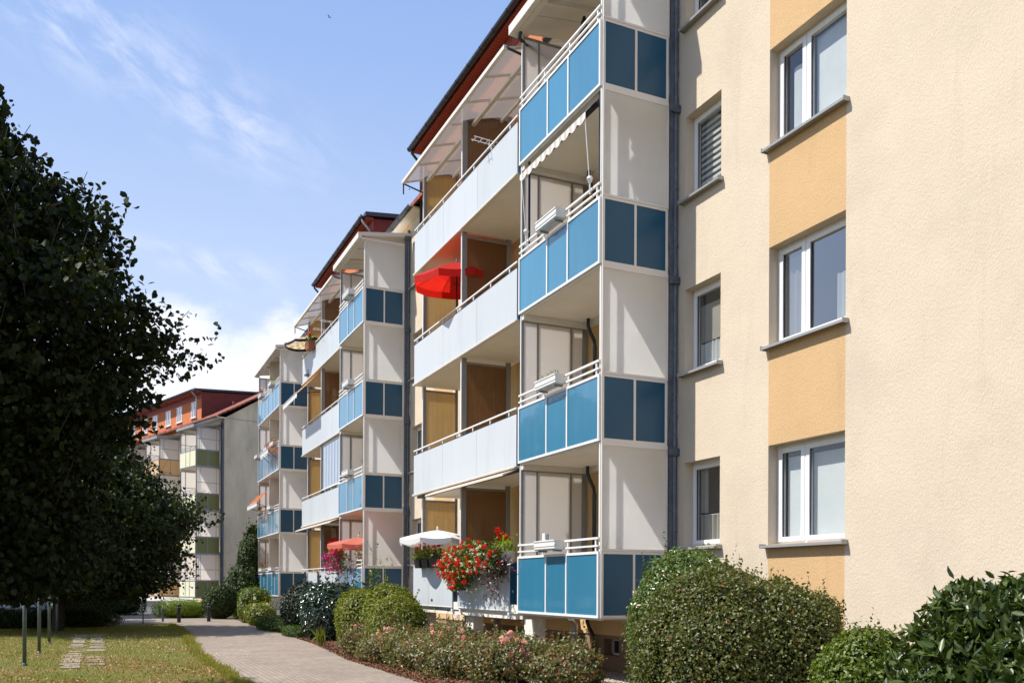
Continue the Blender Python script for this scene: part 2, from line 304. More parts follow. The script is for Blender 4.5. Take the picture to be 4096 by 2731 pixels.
M['soil'] = mat('soil_and_bark_mulch', (.12, .07, .04), .95, var=.35, vscale=18, bump=.9, bscale=45, bdist=.03, dark=(.06, .035, .02), dscale=9, damt=.8)
PL = [(2.15, -8), (2.12, 15), (2.06, 21.3), (2.35, 27), (2.62, 33), (2.6, 38.6)]   # left edge of path
PR = [(4.84, -8), (4.84, 14), (4.86, 18.8), (5.3, 24), (5.5, 30), (5.6, 38.6)]
kind(MB().poly([(-60, -8, .004)] + [(x, y, .004) for x, y in PL] + [(-60, 38.6, .004)]).build('lawn', 'lawn'), 'structure')
pm = MB()
pm.poly([(x, y, .008) for x, y in PR] + [(5.6, 50, .008), (-40, 50, .008), (-40, 42.2, .008), (2.2, 41.0, .008), (2.6, 38.6, .008)] + [(x, y, .008) for x, y in PL[::-1][1:]])
kind(pm.build('path', 'pave'), 'structure')
kind(MB().poly([(x, y, .006) for x, y in PR] + [(5.6, 52, .006), (7.75, 52, .006), (7.75, -8, .006)]).build('planting_bed', 'soil'), 'structure')
kind(MB().poly([(7.75, -8, .01), (8.62, -8, .01), (8.62, 47.5, .01), (7.75, 47.5, .01)]).build('gravel_strip', 'kerb'), 'structure')
kb = MB()
for (a, b) in zip(PR[1:-1], PR[2:]): kb.prism([(a[0], a[1], -.05), (a[0] + .07, a[1], -.05), (b[0] + .07, b[1], -.05), (b[0], b[1], -.05)], (0, 0, .085))

kind(MB().box((-40, 41.9, -.05), (2.2, 42.05, .05)).build('kerb', 'kerb'), 'structure')
# worn slab strip in the lawn
def stripmat():
    m = tiles('worn_slabs', (.30, .235, .18), (.12, .12, .03), .5, .4, coord='xy', mortar=.03, var=.12); t = m.node_tree; b = t.nodes['Principled BSDF']
    g = t.nodes.new('ShaderNodeNewGeometry'); n = t.nodes.new('ShaderNodeTexNoise'); n.inputs['Scale'].default_value = 1.6; n.inputs['Detail'].default_value = 8; n.inputs['Roughness'].default_value = .7; t.links.new(g.outputs['Position'], n.inputs[0])
    r = t.nodes.new('ShaderNodeMapRange'); t.links.new(n.outputs[0], r.inputs[0]); r.inputs[1].default_value = .42; r.inputs[2].default_value = .52
    src = b.inputs['Base Color'].links[0].from_socket; t.links.new(mixc(r.outputs[0], src, (.13, .14, .025), nt=t), b.inputs['Base Color']); return m
M['slabs'] = mat('worn_slabs', (.33, .27, .20), .95, var=.2, vscale=5, bump=.5, bscale=30, dark=(.16, .15, .04), dscale=2.6, damt=.9)
q = MB(); sr_ = random.Random(4)
for i in range(31):
    for j, x in enumerate((-.72, -.27)):
        if sr_.random() < .3: continue
        y = 18.6 + i * .41 + sr_.uniform(-.03, .03); a = sr_.uniform(-.06, .06); w2, h2_ = .19 + sr_.uniform(-.05, .01), .18 + sr_.uniform(-.06, .01); xc = x + .2 + sr_.uniform(-.03, .03)
        q.prism([(xc + math.cos(a) * u * w2 - math.sin(a) * v * h2_, y + math.sin(a) * u * w2 + math.cos(a) * v * h2_, -.02) for u, v in ((-1, -1), (1, -1), (1, 1), (-1, 1))], (0, 0, .035 + sr_.uniform(0, .012)))
kind(q.build('slab_strip', 'slabs'), 'structure')

# ------------------------------------------------------------------ leaves
def quads(name, V, F, m, par=None, loc=(0, 0, 0), extra=None, mi=None):
    me = bpy.data.meshes.new(name); n = len(V); k = len(F); q = F.shape[1]
    me.vertices.add(n); me.vertices.foreach_set('co', V.astype(np.float32).ravel()); me.loops.add(k * q); me.loops.foreach_set('vertex_index', F.astype(np.int32).ravel())
    me.polygons.add(k); me.polygons.foreach_set('loop_start', np.arange(0, k * q, q, dtype=np.int32)); me.polygons.foreach_set('loop_total', np.full(k, q, dtype=np.int32))
    for mm in (m if isinstance(m, (list, tuple)) else [m]): me.materials.append(M[mm])
    if mi is not None: me.polygons.foreach_set('material_index', mi.astype(np.int32))
    me.update(calc_edges=True); return link(name, me, par, loc)
def leaves(P, N, size, asp=.5, fold=.25, droop=.3, T=None, jit=.35):
    """six-point leaves: P centre, N facing, size length"""
    n = len(P); N = N + rng.normal(0, jit, (n, 3)); N /= np.linalg.norm(N, axis=1, keepdims=True) + 1e-9
    if T is None: T = rng.normal(0, 1, (n, 3)); T[:, 2] -= droop * 2
    else: T = T + rng.normal(0, .35, (n, 3))
    T -= N * (T * N).sum(1, keepdims=True); T /= np.linalg.norm(T, axis=1, keepdims=True) + 1e-9
    S = np.cross(N, T); l = size * rng.uniform(.65, 1.25, (n, 1)); w_ = l * asp * .5; up = N * w_ * fold
    a = P - T * l * .5; b = P + T * l * .5 - N * l * .08
    l1 = P - T * l * .2 + S * w_ + up; l2 = P + T * l * .15 + S * w_ * .85 + up; r1 = P - T * l * .2 - S * w_ + up; r2 = P + T * l * .15 - S * w_ * .85 + up
    V = np.stack([a, l1, l2, b, r2, r1], 1).reshape(-1, 3); i = np.arange(n)[:, None] * 6
    F = np.concatenate([i + [0, 3, 2, 1], i + [0, 5, 4, 3]], 0)
    return V, F
def lump(D, seed, amp):
    r_ = np.random.default_rng(seed); s = np.zeros(len(D))
    for f_, a in ((2., .45), (4., .3), (8., .25), (15., .15)):
        for _ in range(3):
            k = r_.normal(0, 1, 3); k *= f_ / np.linalg.norm(k); s += a / 1.7 * np.sin(D @ k + r_.uniform(0, 6.3))
    return 1 + amp * s
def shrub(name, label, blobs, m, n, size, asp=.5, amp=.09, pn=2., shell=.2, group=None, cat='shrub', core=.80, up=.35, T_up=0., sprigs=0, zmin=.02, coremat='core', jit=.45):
    """blobs: (x, y, z, rx, ry, rz) in world; leaves fill a lumpy shell"""
    x0, y0 = blobs[0][0], blobs[0][1]; o0 = np.array([x0, y0, 0]); PP = []; NN = []
    areas = np.array([b[3] * b[5] for b in blobs]); areas = areas / areas.sum()
    for bi, b in enumerate(blobs):
        c = np.array(b[:3]); r_ = np.array(b[3:]); k = int(n * areas[bi])
        D = rng.normal(0, 1, (k, 3)); D /= np.linalg.norm(D, axis=1, keepdims=True); D /= (np.abs(D) ** pn).sum(1, keepdims=True) ** (1 / pn)
        s = lump(D, 11 + bi + int(x0 * 7), amp); d = 1 - shell * rng.uniform(0, 1, k) ** 1.6 + rng.exponential(.022, k)
        p = c + D * r_ * (s * d)[:, None]; ok = p[:, 2] > zmin
        for bj, b2 in enumerate(blobs):
            if bj != bi: ok &= (((p - np.array(b2[:3])) / (np.array(b2[3:]) * .86)) ** 2).sum(1) > 1
        PP.append(p[ok]); nn = D / r_; nn /= np.linalg.norm(nn, axis=1, keepdims=True); nn[:, 2] += up; NN.append(nn[ok])
    P = np.concatenate(PP) - o0; N = np.concatenate(NN); T = None
    if T_up: T = N * .6 + np.array([0, 0, T_up]) + rng.normal(0, .5, N.shape); N = rng.normal(0, 1, N.shape) + N * .5
    if sprigs:
        idx = rng.choice(np.where(P[:, 2] > np.median(P[:, 2]))[0], sprigs)
        for i in idx:
            ln = rng.uniform(1.5, 4.5) * size; q = int(rng.integers(6, 12)); dr = NN0 = N[i] / np.linalg.norm(N[i]) * .4 + np.array([0, 0, 1.]) + rng.normal(0, .2, 3)
            t = np.linspace(0, 1, q)[:, None]; P = np.concatenate([P, P[i] + dr * t * ln + rng.normal(0, size * .15, (q, 3))]); N = np.concatenate([N, rng.normal(0, 1, (q, 3))])
            if T is not None: T = np.concatenate([T, np.tile(dr, (q, 1)) + rng.normal(0, .5, (q, 3))])
    V, F = leaves(P, N, size, asp, T=T, jit=jit)
    mi = np.zeros(len(F)); ms = [m]
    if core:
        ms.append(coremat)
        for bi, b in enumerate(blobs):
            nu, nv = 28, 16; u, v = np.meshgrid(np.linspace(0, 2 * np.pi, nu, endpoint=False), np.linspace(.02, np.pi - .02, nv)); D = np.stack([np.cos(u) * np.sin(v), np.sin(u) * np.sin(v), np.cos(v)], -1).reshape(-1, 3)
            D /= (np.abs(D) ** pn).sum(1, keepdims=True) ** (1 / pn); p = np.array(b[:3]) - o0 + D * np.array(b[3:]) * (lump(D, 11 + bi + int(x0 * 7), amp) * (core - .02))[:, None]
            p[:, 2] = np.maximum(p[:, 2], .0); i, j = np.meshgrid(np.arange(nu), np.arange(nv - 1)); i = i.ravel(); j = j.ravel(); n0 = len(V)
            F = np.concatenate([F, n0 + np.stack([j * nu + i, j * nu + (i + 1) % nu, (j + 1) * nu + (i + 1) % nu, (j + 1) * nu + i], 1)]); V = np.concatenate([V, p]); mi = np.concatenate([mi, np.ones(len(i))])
    t = thing(name, label, cat, (x0, y0, 0), group=group)
    quads('foliage', V, F, ms, t, mi=mi)
    st = MB()
    for j in range(5):
        a = random.uniform(0, 6.28); st.tube([(.06 * math.cos(a), .06 * math.sin(a), -.02), (.3 * blobs[0][3] * math.cos(a), .3 * blobs[0][3] * math.sin(a), blobs[0][2] * .8)], .018, 6, r2=.008)
    st.build('stem', 'bark', t); return t, P, N
def flowers(par, pts, m, npet, size, spread, name='blossoms'):
    P = np.repeat(np.array(pts, float), npet, 0); D = rng.normal(0, 1, P.shape); D /= np.linalg.norm(D, axis=1, keepdims=True); P += D * spread * rng.uniform(.5, 1, (len(P), 1))
    V, F = leaves(P, D, size, .9, fold=.3); return quads(name, V, F, m, par)
def onshrub(P, N, k, zlo=.3, facing=(-.6, -.6, .5)):
    s = (N * np.array(facing)).sum(1); ok = np.where((P[:, 2] > zlo) & (s > .2))[0]; c = P[rng.choice(ok, k)]; return c

# ------------------------------------------------------------------ apartment building: windows, balconies
W = 8.6
def window(par, y0, y1, z0, z1, split=None, curtain='curt', pane='glass', deco=None, ztop=None, label=None, simple=False):
    fx = W + .17; f = .06; m = MB()
    m.box((fx, y0, z0), (fx + .07, y0 + f, z1)).box((fx, y1 - f, z0), (fx + .07, y1, z1)).box((fx, y0 + f, z0), (fx + .07, y1 - f, z0 + .05)).box((fx, y0 + f, z1 - f), (fx + .07, y1 - f, z1))
    cs = [(y0 + f, y1 - f)] if split is None else [(y0 + f, split - .025), (split + .025, y1 - f)]
    if split: m.box((fx - .012, split - .025, z0 + .05), (fx + .07, split + .025, z1 - f))
    s = .055
    for a, b in cs:   # sashes sit slightly proud
        zz0, zz1 = z0 + .05, z1 - f
        m.box((fx - .022, a - .012, zz0 - .01), (fx + .045, a + s, zz1 + .01)).box((fx - .022, b - s, zz0 - .01), (fx + .045, b + .012, zz1 + .01)).box((fx - .022, a + s, zz0 - .01), (fx + .045, b - s, zz0 + s)).box((fx - .022, a + s, zz1 - s), (fx + .045, b - s, zz1 + .01))
    wo = m.build('window', 'pvc', par)
    if label: wo['label'] = label
    p = MB()
    for a, b in cs: p.poly([(fx + .015, a + s, z0 + .05 + s), (fx + .015, a + s, z1 - f - s), (fx + .015, b - s, z1 - f - s), (fx + .015, b - s, z0 + .05 + s)])
    p.build('pane', pane, wo)
    g = MB()
    for a, b in cs:
        for q in (a + s, b - s - .008): g.box((fx - .004, q, z0 + .05 + s), (fx + .011, q + .008, z1 - f - s))
    g.build('gasket', 'black', wo)
    MB().box((W - .10, y0 - .05, z0 - .034), (fx + .0, y1 + .05, z0 - .018)).box((W - .107, y0 - .05, z0 - .05), (W - .098, y1 + .05, z0 - .014)).box((W - .111, y0 - .058, z0 - .054), (W + .0, y0 - .048, z0 + .006)).box((W - .111, y1 + .048, z0 - .054), (W + .0, y1 + .058, z0 + .006)).build('sill', 'sill', wo)
    r_ = MB(); a, b, c, d = y0 + .01, y1 - .01, z0 + .01, z1 - .01; X0, X1 = fx + .071, fx + 1.2
    if simple:
        MB().poly([(fx + .06, a, c), (fx + .06, b, c), (fx + .06, b, d), (fx + .06, a, d)]).build('room', 'room', wo); return wo
    r_.poly([(X1, a, c), (X1, b, c), (X1, b, d), (X1, a, d)]).poly([(X0, a, c), (X1, a, c), (X1, a, d), (X0, a, d)]).poly([(X0, b, c), (X1, b, c), (X1, b, d), (X0, b, d)]).poly([(X0, a, c), (X1, a, c), (X1, b, c), (X0, b, c)]).poly([(X0, a, d), (X1, a, d), (X1, b, d), (X0, b, d)])
    r_.build('room', 'room', wo)
    cx = fx + .1
    def wavy(name, m_, a, b, c, d, waves, amp=.02, x=cx):
        n = max(2, waves * 8); V = []; F = []
        for i in range(n + 1):
            t = i / n; y = a + (b - a) * t; xx = x + amp * math.sin(t * waves * 2 * math.pi) + amp * .4 * math.sin(t * waves * 4.7)
            V += [(xx, y, c), (xx, y, d)]
        F = [(2 * i, 2 * i + 2, 2 * i + 3, 2 * i + 1) for i in range(n)]
        q = MB(); q.v = V; q.f = F; q.m = [0] * n; q.build(name, m_, wo, smooth=True)
    for dd in deco or ():
        if dd[0] == 'curtain': wavy('curtain', dd[1], dd[2], dd[3], dd[4], dd[5], dd[6], dd[7] if len(dd) > 7 else .02)
        if dd[0] == 'slats':
            q = MB(); z = dd[2]
            while z < dd[3] - .02: q.box((cx - .012, y0 + .08, z), (cx - .008, y1 - .08, z + dd[4])); z += dd[5]
            q.build('blind', dd[1], wo)
        if dd[0] == 'box': MB().box(*dd[3:5]).build(dd[2], dd[1], wo)
    return wo
GEO = {}
def cached(key, fn):
    if key not in GEO: GEO[key] = fn()
    return GEO[key]
def boxes(key, m, bs):
    def mk():
        q = MB()
        for b in bs: q.box(b[0], b[1], b[2] if len(b) > 2 else 0)
        me = bpy.data.meshes.new(str(key)); me.from_pydata(q.v, [], q.f); me.update()
        for mm in (m if isinstance(m, (list, tuple)) else [m]): me.materials.append(M[mm])
        me.polygons.foreach_set('material_index', q.m); return me
    return cached(key, mk)
PH = 2.8; Z0 = 1.095
def tower(par, yn, Ln, k, cuts, sch='B', D=1.24, top=False, yscr=None, floor=True, label=None):
    """one projecting balcony, local z0 = panel bottom; front face X = 7.14"""
    fr, fp, dp, scr, frs = {'B': ('white', 'blue', 'dblue', 'opal', 'taupe'), 'O': ('grey', 'yellow', 'olive', 'screen', 'grey'), 'P': ('grey', 'peach', 'peach', 'screen', 'grey')}[sch]
    loc = (0, yn, Z0 + PH * k); x0 = 7.16; xi = x0 + D; key = (sch, Ln, D, tuple(cuts))
    s = link('balcony', boxes(('slab',) + key, ['slab', 'taupe'], [((7.17, .03, -.02), (W, Ln - .03, .12)), ((7.17, Ln - .16, -.12), (W - .13, Ln - .04, -.02), 1), ((W - .13, .03, -.12), (W - .001, Ln - .03, -.02), 1), ((7.165, .028, -.035), (7.23, Ln - .028, -.02), 1)]), par, loc)
    if label: s['label'] = label
    def sub(n, kk, m, bs, label=None):
        o = link(n, boxes((n, kk) + key + (top,), m, bs), s)
        if label: o['label'] = label
        return o
    t = .042; ys = [0.03] + list(cuts) + [Ln - .0]
    fb = [((7.13, ys[0], 0), (7.17, ys[-1], t)), ((7.13, ys[0], 1.058 - t), (7.17, ys[-1], 1.058))] + [((7.13, (y if i == 0 else y - t if i == len(ys) - 1 else y - t / 2), t), (7.17, (y + t if i == 0 else y if i == len(ys) - 1 else y + t / 2), 1.058 - t)) for i, y in enumerate(ys)]
    sub('front_frame', 0, fr, fb)
    for i in range(len(ys) - 1): sub('front_panel', i, fp, [((7.145, ys[i] + t * .45, t * .9), (7.16, ys[i + 1] - t * .45, 1.058 - t * .9))])
    for nm, yy in (('near', 0.), ('far', Ln - .03)):
        xm = (x0 + xi) / 2
        sub('side_frame', nm, frs, [((x0 + .01, yy, 0), (xi, yy + .03, t)), ((x0 + .01, yy, 1.058 - t), (xi, yy + .03, 1.058))] + [((x, yy, t), (x + t, yy + .03, 1.058 - t)) for x in (x0 + .01, xm - t / 2, xi - t)])
        for i, (a, b) in enumerate(((x0 + .03, xm), (xm, xi - .02))): sub('side_panel', (nm, i), dp, [((a, yy + .01, .03), (b, yy + .022, 1.03))])
    zt = 2.52 if top else PH - .0
    sub('glass_screen', 'near', scr, [((x0 + .03, .008, 1.08), (xi - .02, .016, zt - .02))])
    sub('screen_frame', 'near', frs, [((x0 + .012, -.004, 1.062), (xi + .012, .028, 1.1)), ((x0 + .012, -.004, zt - .07), (xi + .012, .028, zt)), ((x0 + .012, -.004, 1.1), (x0 + .04, .028, zt - .07)), ((xi - .015, -.004, 1.1), (xi + .012, .028, zt - .07))] + ([((x0 + .04, -.002, 1.75), (xi - .015, .02, 1.775)), ((x0 + .3, -.001, 1.1), (x0 + .32, .019, zt - .07)), ((xi - .22, -.001, 1.1), (xi - .2, .019, zt - .07))] if sch != 'B' else []))
    yf = Ln - .05
    sub('glass_screen', 'far', 'screen', [((x0 + .03, yf + .004, .12), (W - .12, yf + .012, zt - .1))])
    sub('screen_frame', 'far', 'grey', [((x0 + .02, yf - .012, .12), (x0 + .06, yf + .028, zt - .1)), ((7.5, yf - .012, .12), (7.53, yf + .028, zt - .1)), ((8.22, yf - .012, .12), (8.255, yf + .028, zt - .1)), ((8.48, yf - .014, .12), (8.58, yf + .03, zt - .1), 0), ((x0 + .02, yf - .014, zt - .14), (8.48, yf + .03, zt - .1))] + ([((7.2, yf - .01, 1.6), (8.48, yf + .02, 1.62))] if Ln > 5 or sch != 'B' else []))
    if yscr: sub('partition', 'mid', 'cream_cloth', [((x0 + .05, yscr, .12), (W, yscr + .04, PH - .12))])
    n = max(3, int(Ln / .95)); rb = [((7.13, .04, 1.25), (7.165, Ln - .02, 1.283)), ((7.128, .04, 1.13), (7.155, Ln - .02, 1.158))]
    rb += [((7.14, .12 + (Ln - .24) * i / n, 1.058), (7.16, .15 + (Ln - .24) * i / n, 1.245)) for i in range(n + 1)]
    sub('railing', 0, fr if sch != 'B' else 'white', rb)
    for i_, b_ in enumerate((((x0 + .0, .03, 1.06), (x0 + .03, .06, zt - .02)), ((x0 + .0, Ln - .06, 1.06), (x0 + .03, Ln - .03, zt - .02)), ((x0 + .04, .10, 1.06), (x0 + .07, .135, zt - .02)))): sub('corner_post', i_, fr, [b_])
    sub('pipe', 0, 'zinc', [((8.50, .35, -2.6 if k else -1.0), (8.56, .41, -.02))]) if False else None
    if top:   # canopy roof
        c = MB(); a, b = -.06, Ln + .1
        c.prism([(6.95, a, 2.46), (6.95, a, 2.63), (W, a, 2.86), (W, a, 2.74), (7.06, a, 2.54), (7.06, a, 2.46)], (0, b - a, 0))
        for y in (Ln * .34, Ln * .67): c.prism([(7.08, y, 2.49), (7.08, y, 2.545), (W, y, 2.74), (W, y, 2.62)], (0, .09, 0))
        c.box((7.06, a + .02, 2.44), (7.16, b - .02, 2.5)); c.build('canopy', 'taupe' if sch == 'B' else 'grey', s)
        q = MB()
        for y in (Ln * .18, Ln * .5, Ln * .83): q.prism([(7.1, y, 2.545 - .004), (7.1, y + .006, 2.545 - .004), (W, y + .006, 2.736), (W, y, 2.736)], (0, 0, .002))
        q.build('joint', 'grey', s)
    return s
def bay(par, y0, Ln, k, top=False, part=3.05, glaz=False):
    loc = (0, y0, Z0 + PH * k); key = (Ln, k == 0, part)
    s = link('long_balcony', boxes(('bslab',) + key, 'slab', [((7.27, 0, -.03), (W, Ln, .14))]), par, loc)
    def sub(n, kk, m, bs): return link(n, boxes((n, 'bay', kk) + key, m, bs), s)
    H0, H1 = -.03, 1.05 - .0
    if k == 0 and y0 < 20:
        segs = [(.33, 1.6), (1.61, 3.10), (3.43, 5.0), (5.01, 6.2)]
        for i, (a, b) in enumerate(segs): sub('parapet_panel', i, 'parapet', [((7.24, a, .03), (7.262, b, .985))])
        sub('end_panel', 0, 'dblue', [((7.262, .345, .03), (W, .365, .97)), ((7.262, 3.085, .03), (7.5, 3.1, .97)), ((7.262, 3.44, .03), (W, 3.46, .97))])
        sub('parapet_cap', 0, 'white', [((7.23, .33, .985), (7.3, 3.10, 1.0)), ((7.23, 3.43, .985), (7.3, 6.2, 1.0)), ((7.232, .33, .012), (7.27, 3.10, .03)), ((7.232, 3.43, .012), (7.27, 6.2, .03))])
    else:
        c = [0.02, 2.03, 4.1, Ln]
        for i in range(3): sub('parapet_panel', i, 'parapet', [((7.24, c[i] + .004, .0), (7.262, c[i + 1] - .004, 1.0))])
        sub('end_panel', 0, 'dblue', [((7.265, .0, .0), (W, .016, .99))])
        sub('parapet_cap', 0, 'black', [((7.236, .02, 1.0), (7.3, Ln, 1.012))])
        sub('drip_edge', 0, 'taupe', [((7.2, -.0, -.035), (7.3, Ln + .02, -.012)), ((7.2, -.0, -.035), (7.206, Ln + .02, .012))])
        rb = [((7.225, .0, 1.095), (7.262, Ln - .02, 1.125))] + [((7.236, .35 + (Ln - .6) * i / 6, 1.0), (7.256, .385 + (Ln - .6) * i / 6, 1.09)) for i in range(7)]
        sub('railing', 0, 'white', rb)
    H = 2.77; zb = .14
    sub('post', 'mid', 'white', [((7.27, part - .05, zb), (7.285, part, H))]); sub('post', 'midg', 'grey', [((7.285, part - .05, zb), (7.40, part, H))]); sub('post', 'wall', 'grey', [((8.37, part - .05, zb), (8.48, part, H))])
    ht = H - .13
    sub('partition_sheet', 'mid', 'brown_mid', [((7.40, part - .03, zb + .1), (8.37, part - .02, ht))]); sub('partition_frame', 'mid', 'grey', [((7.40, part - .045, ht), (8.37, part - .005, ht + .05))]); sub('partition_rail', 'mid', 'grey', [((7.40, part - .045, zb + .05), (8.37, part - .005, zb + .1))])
    e = Ln - .1
    sub('partition_sheet', 'end', 'brown', [((7.52, e, zb + .1), (8.33, e + .01, ht))]); sub('partition_frame', 'end', 'grey', [((7.45, e - .02, zb), (7.52, e + .03, H - .02)), ((8.33, e - .02, zb), (8.39, e + .03, H - .02)), ((7.52, e - .02, ht), (8.33, e + .03, ht + .04))])
    sub('post', 'end', 'white', [((7.43, e - .02, zb), (7.45, e + .03, H - .02))])
    if top:
        a, b = -.06, Ln + .02; zo, zi = 11.8 - Z0 - PH * 3, 12.32 - Z0 - PH * 3
        def zz(x): return zo + (zi - zo) * (x - 6.95) / (W - 6.95)
        MB().prism([(6.97, a, zz(6.97)), (6.97, a, zz(6.97) + .012), (W, a, zi + .012), (W, a, zi)], (0, b - a, 0)).build('canopy_sheet', 'poly', s)
        g = MB(); g.box((6.9, a - .02, zo - .05), (6.97, b + .02, zo + .03)); n = 6
        for i in range(n + 1):
            y = a + (b - a - .05) * i / n; g.prism([(6.97, y, zz(6.97) - .045), (6.97, y, zz(6.97) - .002), (W, y, zi - .002), (W, y, zi - .045)], (0, .03, 0))
        g.box((7.5, a + .05, zz(7.5) - .12), (7.58, b - .05, zz(7.5) - .052)).box((8.2, a + .05, zz(8.2) - .11), (8.25, b - .05, zz(8.2) - .052)); g.build('canopy_frame', 'taupe', s)
        MB().box((6.93, b, zo - .3), (6.96, b + .02, zo - .05)).tube([(6.95, b, zo - .04), (7.5, b, zo - .18)], .02).tube([(6.95, a, zo), (7.3, a, zo - .06)], .025).build('canopy_brace', 'zinc', s)
    return s
def wall_mesh(par, y0, y1, z0, z1, holes, matfn, mats, name='wall', x=W, depth=.24, plinth=True):
    ys = sorted({y0, y1, *[h[0] for h in holes], *[h[1] for h in holes], *matfn(None)}); ys = [y for y in ys if y0 <= y <= y1]; zs = sorted({z0, z1, .69, Z0, *[h[2] for h in holes], *[h[3] for h in holes]}); m = MB()
    for a, b in zip(ys, ys[1:]):
        for c, d in zip(zs, zs[1:]):
            yc, zc = (a + b) / 2, (c + d) / 2
            if any(h[0] < yc < h[1] and h[2] < zc < h[3] for h in holes): continue
            xx = x + (.03 if zc < .69 and plinth else 0); m.poly([(xx, a, c), (xx, a, d), (xx, b, d), (xx, b, c)], matfn(yc, zc))
    for h in holes:
        a, b, c, d = h; xx = x + (.03 if d < .7 and plinth else 0); X1 = x + depth; rm = 3 if d < .7 else (4 if len(mats) > 4 and 12.3 < ((a + b) / 2 + 1.8) % 14 < 9.5 else 0)
        m.poly([(xx, a, c), (X1, a, c), (X1, a, d), (xx, a, d)], rm).poly([(xx, b, c), (xx, b, d), (X1, b, d), (X1, b, c)], rm).poly([(xx, a, d), (X1, a, d), (X1, b, d), (xx, b, d)], rm).poly([(xx, a, c), (xx, b, c), (X1, b, c), (X1, a, c)], rm)
    if plinth: m.poly([(x, y0, .69), (x, y1, .69), (x + .03, y1, .69), (x + .03, y0, .69)], 0)
    m.poly([(x, y0, z0), (x + 11, y0, z0), (x + 11, y0, z1), (x, y0, z1)], 0).poly([(x, y1, z0), (x, y1, z1), (x + 11, y1, z1), (x + 11, y1, z0)], 0).poly([(x + 11, y0, z0), (x + 11, y1, z0), (x + 11, y1, z1), (x + 11, y0, z1)], 0)
    return m.build(name, mats, par)

b1 = thing('apartment_building', 'long cream and orange apartment block with blue balcony towers and white parapets', 'building')
PY = 14.0
holes = []; wins = []
for p in range(-1, 3):
    for k in range(4):
        zb = PH * k
        for a, b, c, d, kd in ((8.58, 10.02, 2.20, 3.60, 'L'), (11.11, 12.03, 2.24, 3.60, 'S')):
            h = (a + PY * p, b + PY * p, c + zb, d + zb)
            if h[0] < -6 or h[1] > 47: continue
            holes.append(h); wins.append((p, k, kd, h))
cells = [(16.08, 16.6, .31, .62), (14.07, 14.6, .31, .62), (19.3, 19.75, .2, .95), (20.9, 21.4, .31, .62)]
holes += cells
def bmat(y, z=None):
    if y is None: return [8.58 + PY * i for i in range(-1, 3)] + [10.02 + PY * i for i in range(-1, 3)] + [12.3 + PY * i for i in range(-1, 3)] + [21.8 + PY * i for i in range(-1, 3)]
    q = (y - 8.58) % PY
    if z < .69: return 3
    if q < 1.44: return 1
    q2 = (y - 12.3) % PY
    if q2 < 9.5 and y > 12: return 2
    return 0
wall_mesh(b1, -6, 47.3, 0, 12.75, holes, bmat, ['cream', 'orange', 'ochre', 'plinth', 'cream'])
for p, k, kd, h in wins:
    a, b, c, d = h; near = p == 0
    if not near: window(b1, a, b, c, d, split=(a + .87 if kd == 'L' else None), simple=True, pane='glass'); continue
    if kd == 'L':
        sp = 9.45
        if k == 0: window(b1, a, b, c, d, sp, pane='glass', deco=[('box', 'curt', 'roller_blind', (W + .262, a + .1, c + .08), (W + .266, 9.40, d - .17)), ('box', 'curt', 'roller_blind', (W + .262, 9.50, c + .08), (W + .266, b - .12, d - .17))], label='ground floor window with pale drawn blinds')
        elif k == 1: window(b1, a, b, c, d, sp, pane='glass2', deco=[('curtain', 'curt', a + .1, 9.0, c + .05, c + .75, 3), ('curtain', 'curtb', 9.55, 9.9, c + .05, d - .15, 3)], label='first floor window mirroring blue sky')
        elif k == 2: window(b1, a, b, c, d, sp, pane='glass', deco=[('box', 'curt', 'roller_blind', (W + .262, a + .1, c + .05), (W + .266, 9.37, d - .12)), ('curtain', 'curt', 9.5, 9.82, c + .05, d - .3, 1, .008)], label='second floor window with white blinds')
        else: window(b1, a, b, c, d, sp, pane='glass2')
    else:
        if k == 0: window(b1, a, b, c, d, pane='glass', deco=[('curtain', 'curtb', a + .1, b - .1, c + .1, c + .5, 7, .03), ('box', 'pvc', 'curtain_rod', (W + .25, a + .08, c + .505), (W + .26, b - .08, c + .515)), ('curtain', 'curtb', b - .28, b - .1, c + .55, d - .1, 1, .02)], label='ground floor window with striped half curtain')
        elif k == 1: window(b1, a, b, c, d, pane='glass', deco=[('slats', 'curtb', c + .5, d - .25, .022, .026), ('curtain', 'curt', a + .08, b - .08, c + .08, c + .48, 8, .02)], label='first floor window with pleated blind above net curtain')
        elif k == 2: window(b1, a, b, c, d, pane='glass', deco=[('slats', 'curt', c + .06, d - .08, .045, .1), ('box', 'blindd', 'blind_back', (W + .29, a + .05, c + .05), (W + .295, b - .05, d - .05))], label='second floor window with striped roller blind')
        else: window(b1, a, b, c, d, pane='glass')
for a, b, c, d in cells:
    m = MB().box((W + .2, a, c), (W + .24, a + .04, d)).box((W + .2, b - .04, c), (W + .24, b, d)).box((W + .2, a, c), (W + .24, b, c + .04)).box((W + .2, a, d - .04), (W + .24, b, d)); o = m.build('cellar_window', 'white', b1)
    MB().poly([(W + .235, a, c), (W + .235, b, c), (W + .235, b, d), (W + .235, a, d)]).build('pane', 'black', o)
